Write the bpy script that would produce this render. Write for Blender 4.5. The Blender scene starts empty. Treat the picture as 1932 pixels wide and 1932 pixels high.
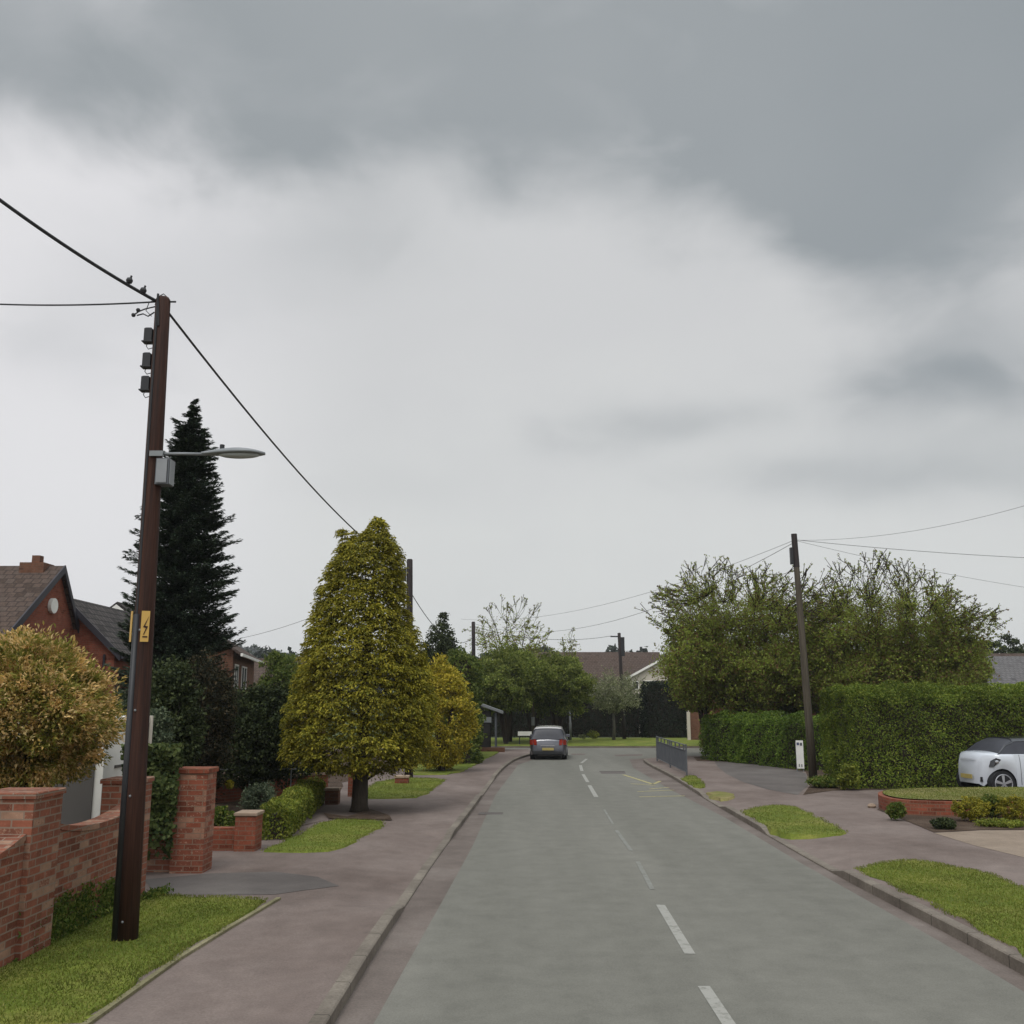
import bpy, math, random
import numpy as np
from mathutils import Vector, Matrix
random.seed(7)
RS = np.random.default_rng(11)
PI = math.pi
sc = bpy.context.scene
col = sc.collection

# ------------------------------------------------------------------ camera model (used to read distances off the photograph)
F = 1850.0; CAMH = 2.5; TH = math.atan(360 / F)
def ray(x, y):
    u = (x - 966) / F; v = (966 - y) / F
    return u, math.cos(TH) - v * math.sin(TH), math.sin(TH) + v * math.cos(TH)
def G(x, y, z=.1):
    a, b, c = ray(x, y); t = (z - CAMH) / c
    return (a * t, b * t)
def D(x, y, Y):
    a, b, c = ray(x, y); t = Y / b
    return Vector((a * t, Y, CAMH + c * t))
def WX(x, y, X):
    a, b, c = ray(x, y); t = X / a
    return Vector((X, b * t, CAMH + c * t))

# ------------------------------------------------------------------ materials
MATS = {}
def newmat(name):
    m = bpy.data.materials.new(name); m.use_nodes = True
    nt = m.node_tree; nt.nodes.clear()
    out = nt.nodes.new('ShaderNodeOutputMaterial')
    MATS[name] = m
    return m, nt, out
def N(nt, t, **kw):
    n = nt.nodes.new(t)
    for k, v in kw.items():
        if k in n.inputs: n.inputs[k].default_value = v
        else: setattr(n, k, v)
    return n
def ramp(nt, fac, stops, interp='LINEAR'):
    r = nt.nodes.new('ShaderNodeValToRGB'); r.color_ramp.interpolation = interp
    e = r.color_ramp.elements
    while len(e) < len(stops): e.new(.5)
    for i, (p, c) in enumerate(stops):
        e[i].position = p
        e[i].color = (c[0], c[1], c[2], 1) if hasattr(c, '__len__') else (c, c, c, 1)
    if fac is not None: nt.links.new(fac, r.inputs[0])
    return r
def mixc(nt, fac, a, b, mode='MIX'):
    m = nt.nodes.new('ShaderNodeMix'); m.data_type = 'RGBA'; m.blend_type = mode
    for ix, v in ((0, fac), (6, a), (7, b)):
        if isinstance(v, bpy.types.NodeSocket): nt.links.new(v, m.inputs[ix])
        elif hasattr(v, '__len__'): m.inputs[ix].default_value = (v[0], v[1], v[2], 1)
        else: m.inputs[ix].default_value = v if ix == 0 else (v, v, v, 1)
    return m.outputs[2]
def coords(nt, kind='Object', scale=(1, 1, 1)):
    tc = nt.nodes.new('ShaderNodeTexCoord'); mp = nt.nodes.new('ShaderNodeMapping')
    mp.inputs['Scale'].default_value = scale
    nt.links.new(tc.outputs[kind], mp.inputs[0])
    return mp.outputs[0]
def noise(nt, vec, scale, detail=4, rough=.6):
    n = N(nt, 'ShaderNodeTexNoise', Scale=scale, Detail=detail, Roughness=rough)
    nt.links.new(vec, n.inputs['Vector']); return n.outputs['Fac']
def finish(nt, out, color, rough=.8, spec=.3, metal=0, bump=None, bstr=.3, bdist=.02, coat=0):
    b = N(nt, 'ShaderNodeBsdfPrincipled'); 
    if isinstance(color, bpy.types.NodeSocket): nt.links.new(color, b.inputs['Base Color'])
    else: b.inputs['Base Color'].default_value = (*color, 1)
    b.inputs['Roughness'].default_value = rough; b.inputs['Specular IOR Level'].default_value = spec
    b.inputs['Metallic'].default_value = metal; b.inputs['Coat Weight'].default_value = coat
    if bump is not None:
        bp = N(nt, 'ShaderNodeBump', Strength=bstr, Distance=bdist)
        nt.links.new(bump, bp.inputs['Height']); nt.links.new(bp.outputs[0], b.inputs['Normal'])
    nt.links.new(b.outputs[0], out.inputs[0]); return b
def plain(name, c, rough=.6, spec=.3, metal=0, var=.15, scale=3, coat=0):
    m, nt, out = newmat(name)
    v = coords(nt); f = noise(nt, v, scale, 5)
    c0 = tuple(x * (1 - var) for x in c); c1 = tuple(min(1, x * (1 + var)) for x in c)
    r = ramp(nt, f, [(.3, c0), (.7, c1)])
    finish(nt, out, r.outputs[0], rough, spec, metal, coat=coat)
    return m
def surface(name, c1, c2, c3, patch=.35, fine=30, stretch=(1, 1, 1), rough=.9, bstr=.25, speck=.25, bd=.01):
    """ground surfaces: large patches, medium mottling and fine grain"""
    m, nt, out = newmat(name)
    v = coords(nt, 'Object', stretch); v2 = coords(nt)
    a = noise(nt, v, patch, 5, .6); b = noise(nt, v2, patch * 7, 4, .65); f = noise(nt, v2, fine, 3, .7)
    r = ramp(nt, a, [(.32, c1), (.5, c2), (.68, c3)])
    r2 = ramp(nt, b, [(.3, 1 - speck * .7), (.7, 1 + speck * .5)])
    x = mixc(nt, 1.0, r.outputs[0], r2.outputs[0], 'MULTIPLY')
    r3 = ramp(nt, f, [(.3, 1 - speck), (.7, 1 + speck)])
    x = mixc(nt, 1.0, x, r3.outputs[0], 'MULTIPLY')
    finish(nt, out, x, rough, .2, bump=f, bstr=bstr, bdist=bd)
    return m
def brickmat(name, c1, c2, mortar, pale, paleamt=.5, bw=.225, rh=.075, ms=.008, bias=0, uvs=1.0, fleck=.25):
    m, nt, out = newmat(name)
    tc = nt.nodes.new('ShaderNodeTexCoord')
    br = N(nt, 'ShaderNodeTexBrick', Scale=uvs)
    br.inputs['Brick Width'].default_value = bw; br.inputs['Row Height'].default_value = rh
    br.inputs['Mortar Size'].default_value = ms; br.inputs['Mortar Smooth'].default_value = .3
    br.inputs['Bias'].default_value = bias
    br.inputs['Color1'].default_value = (*c1, 1); br.inputs['Color2'].default_value = (*c2, 1)
    br.inputs['Mortar'].default_value = (*mortar, 1)
    nt.links.new(tc.outputs['UV'], br.inputs['Vector'])
    # a second brick pattern on the same grid picks out single pale / burnt bricks
    b2 = N(nt, 'ShaderNodeTexBrick', Scale=uvs)
    b2.inputs['Brick Width'].default_value = bw; b2.inputs['Row Height'].default_value = rh
    b2.inputs['Mortar Size'].default_value = 0; b2.inputs['Color1'].default_value = (0, 0, 0, 1); b2.inputs['Color2'].default_value = (1, 1, 1, 1)
    b2.offset = .5
    nt.links.new(tc.outputs['UV'], b2.inputs['Vector'])
    n1 = noise(nt, tc.outputs['UV'], 5, 4, .7); n0 = noise(nt, tc.outputs['UV'], 38, 3, .7)
    pk = N(nt, 'ShaderNodeMath', operation='MULTIPLY_ADD'); nt.links.new(n0, pk.inputs[0]); pk.inputs[1].default_value = .35
    nt.links.new(b2.outputs['Color'], pk.inputs[2])
    kk_ = ramp(nt, pk.outputs[0], [(.80 + .17, 0.0), (1.0, paleamt)])
    x = mixc(nt, kk_.outputs[0], br.outputs['Color'], pale)
    kd = ramp(nt, pk.outputs[0], [(.17, .8), (.36, 0.0)])
    x = mixc(nt, kd.outputs[0], x, tuple(t * .4 for t in c1))
    nf = noise(nt, tc.outputs['UV'], 22, 4, .75); kf = ramp(nt, nf, [(.58, 0.0), (.64, fleck)]); x = mixc(nt, kf.outputs[0], x, (.46, .31, .22))
    r = ramp(nt, n1, [(.3, .7), (.7, 1.25)])
    x = mixc(nt, 1.0, x, r.outputs[0], 'MULTIPLY')
    # grey mortar must stay visible
    x = mixc(nt, br.outputs['Fac'], x, mortar)
    finish(nt, out, x, .9, .2, bump=br.outputs['Fac'], bstr=-.4, bdist=.01)
    return m
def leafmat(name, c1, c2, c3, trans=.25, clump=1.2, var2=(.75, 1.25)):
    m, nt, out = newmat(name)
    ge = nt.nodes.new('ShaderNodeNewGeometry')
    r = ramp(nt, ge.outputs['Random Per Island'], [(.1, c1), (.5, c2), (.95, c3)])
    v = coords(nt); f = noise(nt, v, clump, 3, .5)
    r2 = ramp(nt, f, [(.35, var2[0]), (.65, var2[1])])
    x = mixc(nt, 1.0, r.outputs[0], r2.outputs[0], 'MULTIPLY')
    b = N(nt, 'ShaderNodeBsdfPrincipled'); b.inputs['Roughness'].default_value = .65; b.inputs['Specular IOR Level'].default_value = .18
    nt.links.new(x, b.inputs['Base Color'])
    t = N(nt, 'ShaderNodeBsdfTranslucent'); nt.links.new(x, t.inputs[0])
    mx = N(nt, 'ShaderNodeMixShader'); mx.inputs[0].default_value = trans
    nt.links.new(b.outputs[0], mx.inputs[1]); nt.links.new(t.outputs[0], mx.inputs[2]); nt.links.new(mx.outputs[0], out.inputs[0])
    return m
def glass(name, c=(.02, .022, .026), rough=.08):
    m, nt, out = newmat(name); finish(nt, out, c, rough, .6, coat=.3); return m

M = {}
M['asphalt'] = surface('road_dressing', (.138, .133, .113), (.158, .152, .130), (.180, .172, .148), .35, 70, (1.6, .12, 1), speck=.17, bstr=.15, bd=.006)
M['oldroad'] = surface('old_road_edge', (.112, .09, .078), (.145, .118, .103), (.18, .15, .132), .6, 40, speck=.18)
M['pave'] = surface('pinkish_tarmac', (.122, .092, .079), (.162, .126, .110), (.20, .16, .141), .45, 55, (1, .7, 1), speck=.2)
M['greytar'] = surface('grey_tarmac', (.088, .076, .070), (.115, .10, .092), (.145, .128, .116), .5, 50, speck=.14)
M['buff'] = surface('buff_paving', (.20, .155, .115), (.245, .19, .145), (.27, .215, .165), .8, 40, speck=.15)
M['kerb'] = surface('kerb_concrete', (.125, .105, .085), (.165, .14, .115), (.215, .185, .15), .9, 40, speck=.2)
_nt = MATS['kerb_concrete'].node_tree; _b = [n for n in _nt.nodes if n.type == 'BSDF_PRINCIPLED'][0]
_tc = _nt.nodes.new('ShaderNodeTexCoord'); _sp = _nt.nodes.new('ShaderNodeSeparateXYZ'); _nt.links.new(_tc.outputs['Object'], _sp.inputs[0])
_m1 = _nt.nodes.new('ShaderNodeMath'); _m1.operation = 'MODULO'; _nt.links.new(_sp.outputs[1], _m1.inputs[0]); _m1.inputs[1].default_value = .915
_m2 = _nt.nodes.new('ShaderNodeMath'); _m2.operation = 'LESS_THAN'; _nt.links.new(_m1.outputs[0], _m2.inputs[0]); _m2.inputs[1].default_value = .016
_nt.links.new(mixc(_nt, _m2.outputs[0], _b.inputs[0].links[0].from_socket, (.06, .05, .04)), _b.inputs[0])
M['edging'] = surface('edging_concrete', (.15, .135, .075), (.20, .18, .10), (.25, .22, .14), 1.5, 40, speck=.25)
M['grass'] = surface('mown_grass', (.09, .12, .015), (.13, .16, .022), (.20, .195, .045), .9, 45, speck=.32, bstr=.6, bd=.02)
M['drygrass'] = surface('worn_grass', (.12, .135, .03), (.18, .165, .055), (.23, .19, .08), 1.2, 45, speck=.3, bstr=.6, bd=.02)
M['soil'] = surface('garden_soil', (.045, .03, .02), (.07, .045, .03), (.10, .07, .05), 1.5, 30, speck=.35, bstr=.8, bd=.03)
M['garden'] = surface('garden_ground', (.03, .04, .012), (.05, .065, .02), (.07, .08, .03), .5, 20, speck=.3)
M['field'] = surface('far_ground', (.04, .06, .02), (.06, .08, .025), (.08, .09, .03), .02, 2, speck=.3)
M['brick_old'] = brickmat('old_red_brick', (.25, .085, .05), (.16, .065, .042), (.22, .165, .125), (.38, .25, .17), .55, bias=-.1)
M['brick_red'] = brickmat('red_brick', (.25, .068, .036), (.20, .056, .032), (.17, .105, .07), (.22, .09, .05), .3)
M['brick_pillar'] = brickmat('flaking_brick', (.26, .075, .042), (.18, .058, .036), (.21, .135, .095), (.40, .24, .16), .5, fleck=.7)
M['brick_house'] = brickmat('house_brick', (.25, .072, .042), (.20, .06, .036), (.18, .09, .06), (.28, .10, .06), .4)
M['brick_brown'] = brickmat('brown_house_brick', (.16, .07, .04), (.13, .058, .035), (.12, .08, .06), (.18, .09, .055), .3)
M['tile_dark'] = brickmat('dark_roof_tiles', (.055, .048, .046), (.075, .066, .062), (.02, .018, .017), (.09, .08, .075), .4, .3, .32, .035)
M['tile_brown'] = brickmat('brown_roof_tiles', (.085, .058, .045), (.07, .05, .042), (.035, .025, .02), (.10, .075, .06), .4, .3, .3, .02)
M['tile_grey'] = brickmat('grey_roof_tiles', (.13, .125, .125), (.11, .105, .105), (.07, .065, .065), (.15, .14, .14), .3, .3, .3, .02)
M['render'] = plain('cream_render', (.50, .45, .38), .85, var=.06)
M['white'] = plain('white_paint', (.76, .74, .69), .5, var=.06)
M['shade_grey'] = plain('shade_grey_door', (.10, .092, .085), .6, var=.08)  # shade on the garage front is put into this door grey
M['fascia'] = plain('dark_fascia', (.03, .028, .035), .5)
M['metal'] = plain('galvanised', (.22, .225, .23), .45, .5, .4, .12)
M['lampgrey'] = plain('lamp_grey', (.20, .21, .215), .45, .4, .1, .08)
M['lens'] = plain('lamp_lens', (.45, .47, .48), .2, .5, 0, .03)
M['black'] = plain('black_plastic', (.018, .018, .02), .5, .4)
M['cable'] = plain('cable_black', (.03, .03, .032), .6)
M['cable_far'] = plain('cable_far', (.16, .16, .165), .6)
M['tagyellow'] = plain('yellow_tag', (.55, .34, .09), .5, var=.08)
M['railgrey'] = plain('rail_paint', (.10, .105, .115), .5, .4, .2)
M['glass'] = glass('dark_glass'); M['glass2'] = plain('car_glass', (.045, .046, .055), .35, .2)
M['carwhite'] = plain('white_car_paint', (.52, .545, .59), .25, .5, 0, .02, coat=.6)
M['cargrey'] = plain('grey_car_paint', (.085, .085, .10), .25, .5, .3, .03, coat=.6)
M['carskysheen'] = plain('sky_sheen_roof_paint', (.42, .40, .38), .25, .5, .2, .03, coat=.6)  # grey car's roof: sky reflection painted in as a brighter colour
M['carblack'] = plain('black_roof_paint', (.02, .02, .025), .2, .5, 0, .03, coat=.6)
M['red'] = plain('tail_lamp_red', (.30, .025, .012), .25, .5)
M['plate'] = plain('plate_yellow', (.38, .30, .10), .4)
M['tyre'] = plain('tyre_rubber', (.015, .015, .017), .8)
M['rim'] = plain('alloy', (.38, .38, .40), .3, .5, .6)
M['chrome'] = plain('bright_trim', (.5, .5, .52), .2, .5, .8)
M['stone'] = plain('cap_stone', (.30, .22, .16), .9, var=.2, scale=8)
M['bluegrey'] = plain('blue_mark', (.08, .09, .16), .6)
M['shelter'] = plain('dark_boards', (.022, .02, .018), .8, var=.3)

def woodmat(name, c1, c2, c3):
    m, nt, out = newmat(name)
    v = coords(nt, 'Object', (9, 9, .35)); f = noise(nt, v, 2.2, 6, .65)
    v2 = coords(nt, 'Object', (40, 40, .8)); g = noise(nt, v2, 2, 3, .6)
    r = ramp(nt, f, [(.3, c1), (.5, c2), (.7, c3)])
    r2 = ramp(nt, g, [(.35, .7), (.6, 1.15)])
    x = mixc(nt, 1., r.outputs[0], r2.outputs[0], 'MULTIPLY')
    finish(nt, out, x, .75, .25, bump=g, bstr=.5, bdist=.01); return m
M['pole'] = woodmat('creosoted_wood', (.020, .011, .009), (.042, .017, .011), (.062, .026, .016))
M['pole_far'] = woodmat('dark_far_wood', (.022, .017, .017), (.032, .025, .025), (.042, .033, .03))
M['pole_grey'] = woodmat('weathered_wood', (.050, .040, .028), (.075, .062, .044), (.10, .085, .062))
M['bark'] = woodmat('bark', (.022, .016, .011), (.035, .026, .018), (.05, .038, .026))
M['barkpale'] = woodmat('pale_bark', (.07, .065, .05), (.09, .085, .065), (.12, .11, .085))

L = {}
L['gold'] = leafmat('gold_cypress_leaf', (.14, .145, .016), (.26, .235, .024), (.40, .335, .04), .35, 1.6, (.7, 1.25))
L['gold2'] = leafmat('gold_shrub_leaf', (.22, .21, .018), (.40, .33, .025), (.55, .42, .06), .25, 1.5, (.75, 1.2))
L['orange'] = leafmat('amber_shrub_leaf', (.48, .31, .08), (.76, .50, .20), (.92, .68, .34), .4, 2.2, (.75, 1.2))
_nt = MATS['amber_shrub_leaf'].node_tree      # green older shoots between the amber new growth
_v = coords(_nt); _f = noise(_nt, _v, 5.5, 3, .6); _k = ramp(_nt, _f, [(.44, 1.0), (.56, 0.0)])
for _n in [n for n in _nt.nodes if n.type in ('BSDF_PRINCIPLED', 'BSDF_TRANSLUCENT')]:
    _s = _n.inputs[0].links[0].from_socket; _nt.links.new(mixc(_nt, _k.outputs[0], _s, (.20, .20, .035)), _n.inputs[0])
L['spruce'] = leafmat('spruce_needle', (.019, .034, .021), (.036, .054, .032), (.062, .082, .045), .05, 1.2)
L['yew'] = leafmat('yew_leaf', (.013, .017, .009), (.024, .026, .012), (.065, .045, .02), .08, 1.0)
L['darkgreen'] = leafmat('dark_shrub_leaf', (.018, .028, .010), (.038, .052, .018), (.075, .09, .032), .2, 1.5)
L['ivy'] = leafmat('ivy_leaf', (.03, .05, .014), (.07, .095, .025), (.13, .155, .05), .25, 2)
L['greygreen'] = leafmat('grey_green_leaf', (.045, .065, .038), (.085, .11, .06), (.14, .16, .09), .2, 2)
L['box'] = leafmat('clipped_hedge_leaf', (.09, .125, .016), (.17, .20, .025), (.27, .27, .045), .3, 2.5)
L['hedge'] = leafmat('hedge_leaf', (.085, .13, .017), (.135, .19, .024), (.23, .26, .04), .35, .6, (.65, 1.3))
L['hedgelow'] = leafmat('low_hedge_leaf', (.065, .12, .015), (.11, .175, .023), (.18, .24, .036), .35, .7, (.6, 1.3))
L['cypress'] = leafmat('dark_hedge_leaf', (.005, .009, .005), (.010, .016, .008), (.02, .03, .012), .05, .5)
L['lime'] = leafmat('spring_green_leaf', (.09, .125, .024), (.175, .215, .042), (.29, .31, .075), .5, .5, (.65, 1.3))
L['mid'] = leafmat('mid_green_leaf', (.055, .09, .018), (.115, .15, .03), (.19, .22, .05), .4, .6)
L['pale'] = leafmat('pale_leaf', (.13, .155, .06), (.23, .25, .12), (.38, .38, .24), .35, 1)
L['cherry'] = leafmat('cherry_leaf', (.18, .11, .05), (.21, .27, .04), (.32, .37, .07), .5, .5, (.75, 1.2))
L['weed'] = leafmat('weed_leaf', (.05, .09, .014), (.105, .16, .025), (.22, .22, .05), .35, 4)
L['wood'] = leafmat('far_wood_leaf', (.022, .03, .02), (.034, .042, .028), (.05, .058, .04), .1, .05)
L['blades'] = leafmat('grass_blade', (.10, .135, .017), (.15, .185, .026), (.25, .235, .065), .35, 1)

# ------------------------------------------------------------------ mesh helpers
def setp(o, label=None, cat=None, group=None, kind=None):
    if label: o['label'] = label
    if cat: o['category'] = cat
    if group: o['group'] = group
    if kind: o['kind'] = kind
    return o
def thing(name, label, cat, loc=(0, 0, 0), rz=0, group=None):
    o = bpy.data.objects.new(name, None); col.objects.link(o)
    o.location = loc; o.rotation_euler = (0, 0, rz); o.empty_display_size = .2
    setp(o, label, cat, group); return o
class MB:
    def __init__(s): s.v = []; s.f = []
    def add(s, vs, fs):
        k = len(s.v); s.v += [tuple(p) for p in vs]; s.f += [tuple(i + k for i in f) for f in fs]; return s
    def box(s, x0, x1, y0, y1, z0, z1, bev=0):
        if bev:
            b = bev
            pts = []
            for z, i in ((z0, 0), (z1 - b, 0), (z1, b)):
                pts += [(x0 + i, y0 + i, z), (x1 - i, y0 + i, z), (x1 - i, y1 - i, z), (x0 + i, y1 - i, z)]
            fs = [(3, 2, 1, 0), (8, 9, 10, 11)]
            for l in (0, 4):
                for k in range(4):
                    fs.append((l + k, l + (k + 1) % 4, l + 4 + (k + 1) % 4, l + 4 + k))
            return s.add(pts, fs)
        pts = [(x0, y0, z0), (x1, y0, z0), (x1, y1, z0), (x0, y1, z0), (x0, y0, z1), (x1, y0, z1), (x1, y1, z1), (x0, y1, z1)]
        return s.add(pts, [(3, 2, 1, 0), (4, 5, 6, 7), (0, 1, 5, 4), (1, 2, 6, 5), (2, 3, 7, 6), (3, 0, 4, 7)])
    def prism(s, poly, z0, z1):
        n = len(poly)
        a = sum(poly[i][0] * poly[(i + 1) % n][1] - poly[(i + 1) % n][0] * poly[i][1] for i in range(n))
        if a < 0: poly = poly[::-1]
        vs = [(p[0], p[1], z0) for p in poly] + [(p[0], p[1], z1) for p in poly]
        return s.add(vs, [tuple(range(n))[::-1], tuple(range(n, 2 * n))] + [(i, (i + 1) % n, n + (i + 1) % n, n + i) for i in range(n)])
    def extr(s, poly, d):
        """3-D planar polygon pushed along vector d"""
        n = len(poly); poly = [Vector(p) for p in poly]; d = Vector(d)
        nn = Vector((0, 0, 0))
        for i in range(n): nn += poly[i].cross(poly[(i + 1) % n])
        if nn.dot(d) < 0: poly = poly[::-1]
        vs = poly + [p + d for p in poly]
        return s.add(vs, [tuple(range(n))[::-1], tuple(range(n, 2 * n))] + [(i, (i + 1) % n, n + (i + 1) % n, n + i) for i in range(n)])
    def sheet(s, poly, z):
        n = len(poly)
        a = sum(poly[i][0] * poly[(i + 1) % n][1] - poly[(i + 1) % n][0] * poly[i][1] for i in range(n))
        if a < 0: poly = poly[::-1]
        return s.add([(p[0], p[1], z) for p in poly], [tuple(range(n))])
    def tube(s, pts, r, n=8, caps=True):
        pts = [Vector(p) for p in pts]
        rr = r if hasattr(r, '__len__') else [r] * len(pts)
        vs = []; up = None
        for i, p in enumerate(pts):
            d = (pts[min(i + 1, len(pts) - 1)] - pts[max(i - 1, 0)])
            d = d.normalized() if d.length > 1e-9 else Vector((0, 0, 1))
            if up is None: up = Vector((0, 0, 1)) if abs(d.z) < .9 else Vector((1, 0, 0))
            a = d.cross(up)
            if a.length < 1e-4: a = d.cross(Vector((.3, 1, .2)))
            a.normalize(); b = d.cross(a).normalized(); up = -b if up.dot(b) < 0 else b
            a = d.cross(up).normalized(); b = up
            for k in range(n):
                t = 2 * PI * k / n
                vs.append(p + (a * math.cos(t) + b * math.sin(t)) * rr[i])
        fs = []
        for i in range(len(pts) - 1):
            for k in range(n):
                fs.append((i * n + k, i * n + (k + 1) % n, (i + 1) * n + (k + 1) % n, (i + 1) * n + k))
        if caps: fs += [tuple(range(n))[::-1], tuple((len(pts) - 1) * n + k for k in range(n))]
        return s.add(vs, fs)
    def cyl(s, c, ax, r, h, n=16):
        c = Vector(c); ax = Vector(ax).normalized() * h / 2
        return s.tube([c - ax, c + ax], r, n)
    def ball(s, c, r, n=10, sx=1, sy=1, sz=1):
        pts = []; fs = []
        for i in range(n // 2 + 1):
            ph = PI * i / (n // 2)
            for k in range(n):
                t = 2 * PI * k / n
                pts.append((c[0] + r * sx * math.sin(ph) * math.cos(t), c[1] + r * sy * math.sin(ph) * math.sin(t), c[2] + r * sz * math.cos(ph)))
        for i in range(n // 2):
            for k in range(n): fs.append((i * n + k, (i + 1) * n + k, (i + 1) * n + (k + 1) % n, i * n + (k + 1) % n))
        return s.add(pts, fs)
    def build(s, name, mat, parent=None, local=False, smooth=False, label=None, flip=False, bevel=0):
        me = bpy.data.meshes.new(name)
        off = Vector((0, 0, 0))
        if parent is not None and not local:
            off = Vector(parent.location); q = parent.parent
            while q is not None: off += Vector(q.location); q = q.parent
        me.from_pydata([(p[0] - off[0], p[1] - off[1], p[2] - off[2]) for p in s.v], [], s.f)
        me.materials.append(mat)
        uv = me.uv_layers.new(name='UVMap')
        for p in me.polygons:
            n = p.normal
            if abs(n.z) > .985: t = Vector((1, 0, 0)); b = Vector((0, 1, 0))
            else:
                t = Vector((0, 0, 1)).cross(n).normalized(); b = n.cross(t)
            for li in p.loop_indices:
                co = me.vertices[me.loops[li].vertex_index].co
                uv.data[li].uv = (co.dot(t) + 50, co.dot(b) + 50)
            if smooth: p.use_smooth = True
        o = bpy.data.objects.new(name, me); col.objects.link(o)
        if parent is not None: o.parent = parent
        if bevel:
            md = o.modifiers.new('b', 'BEVEL'); md.width = bevel; md.segments = 2; md.limit_method = 'ANGLE'
        if label: o['label'] = label
        return o
def rnd(n, k=3): return RS.normal(size=(n, k))
def unit(a): return a / (np.linalg.norm(a, axis=1, keepdims=True) + 1e-9)
def leaves(name, P, size, mat, parent, d=None, nrm=None, aspect=.55, fold=.15, local=False):
    """P: points; every leaf a folded diamond. d: long-axis directions, nrm: preferred normals"""
    n = len(P); P = np.asarray(P, float)
    size = np.broadcast_to(np.asarray(size, float), (n,))[:, None] * (0.65 + .7 * RS.random((n, 1)))
    if d is None: d = rnd(n)
    d = unit(d)
    if nrm is None: nrm = rnd(n)
    w = unit(np.cross(d, nrm)); nn = np.cross(w, d)
    V = np.empty((n, 4, 3))
    V[:, 0] = P - d * size * .5
    V[:, 1] = P + w * size * aspect * .5 + nn * size * fold
    V[:, 2] = P + d * size * .5
    V[:, 3] = P - w * size * aspect * .5 + nn * size * fold
    V = V.reshape(-1, 3)
    off = np.array([0., 0, 0])
    if parent is not None and not local: off = np.array(parent.location)
    V = V - off
    me = bpy.data.meshes.new(name)
    me.vertices.add(4 * n); me.vertices.foreach_set('co', V.astype(np.float32).ravel())
    me.loops.add(4 * n); me.loops.foreach_set('vertex_index', np.arange(4 * n, dtype=np.int32))
    me.polygons.add(n)
    me.polygons.foreach_set('loop_start', np.arange(0, 4 * n, 4, dtype=np.int32))
    me.polygons.foreach_set('loop_total', np.full(n, 4, dtype=np.int32))
    me.update(calc_edges=True); me.materials.append(mat)
    o = bpy.data.objects.new(name, me); col.objects.link(o)
    if parent is not None: o.parent = parent
    return o
def struct(name, mb, mat, smooth=False):
    o = mb.build(name, mat, smooth=smooth); o['kind'] = 'structure'; return o
def wob(P, f, seed=0):
    """cheap smooth 3-D noise in -1..1"""
    r = np.random.default_rng(seed); out = np.zeros(len(P))
    for k in range(6):
        w = r.normal(size=3) * f * (1 + .35 * k); out += np.sin(P @ w + r.random() * 6.28) / (1 + .3 * k)
    return out / 3.2

# ------------------------------------------------------------------ foliage generators
def crown_points(c, rad, n, seed, lump=.18, freq=2.2, thick=.35, zmin=-1, shape=None, flat=0):
    """points near the skin of a lumpy ellipsoid; returns points and outward directions"""
    d = unit(RS.normal(size=(n, 3)))
    if flat: d[:, 2] = np.where(d[:, 2] < 0, d[:, 2] * flat, d[:, 2])
    d = d[d[:, 2] > zmin]; n = len(d)
    k = 1 + lump * wob(d * 1.0, freq, seed) + lump * .5 * wob(d, freq * 2.6, seed + 1)
    if shape is not None: k = k * shape(d)
    rr = (1 - thick * RS.random(n) ** 1.6) * k
    return np.array(c) + d * rr[:, None] * np.array(rad), d
def shrub(name, label, cat, base, height, rad, leaf, size, n, seed=1, lump=.2, freq=2.2, clumps=0, clump_r=.16, group=None, trunk=True,
          aspect=.6, up=.4, zlow=.0, thick=.4, part='foliage', bark=None, asym=None, out_d=.6, cone=0):
    """rounded shrub or crown built of leaf clumps between zlow*height and height"""
    t = thing(name, label, cat, base, 0, group)
    z0 = base[2] + zlow * height; cz = (z0 + base[2] + height) / 2; rz = (base[2] + height - z0) / 2
    c = np.array([base[0], base[1], cz])
    shape = None
    if cone: shape = lambda d: 1 - cone * np.clip(d[:, 2], -1, 1) * (1 - np.abs(d[:, 2]) ** 3)
    if clumps:
        C, dd = crown_points(c, (rad[0] - clump_r * .6, rad[1] - clump_r * .6, rz - clump_r * .6), clumps, seed, lump, freq, thick, shape=shape)
        m = max(1, n // len(C)); idx = np.repeat(np.arange(len(C)), m)
        q = RS.normal(size=(len(idx), 3)); q = unit(q) * (RS.random((len(idx), 1)) ** .5)
        q[:, 2] *= .75
        cs = clump_r * (0.6 + .8 * RS.random(len(C)))[idx][:, None]
        P = C[idx] + q * cs; od = unit(dd[idx] * .7 + q * .9)
    else:
        P, od = crown_points(c, (*rad, rz), n, seed, lump, freq, thick, shape=shape)
    dirs = unit(od * out_d + rnd(len(P)) * .5 + np.array([0, 0, -.15 + up * .3])); nr = unit(rnd(len(P)) * .6 + np.array([0, 0, up]) + od * .5)
    leaves(part, P, size, leaf, t, dirs, nr, aspect)
    if trunk:
        mb = MB(); b = Vector(base)
        for k in range(5):
            a = RS.random() * 6.28; e = b + Vector((rad[0] * .5 * math.cos(a), rad[1] * .5 * math.sin(a), height * .75))
            mb.tube([b + Vector((math.cos(a), math.sin(a), 0)) * .03, (b + e) / 2 + Vector((0, 0, height * .1)), e], [.035 * height / 1.5, .025 * height / 1.5, .008], 6)
        mb.build('stem', bark or M['bark'], t)
    return t
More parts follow.
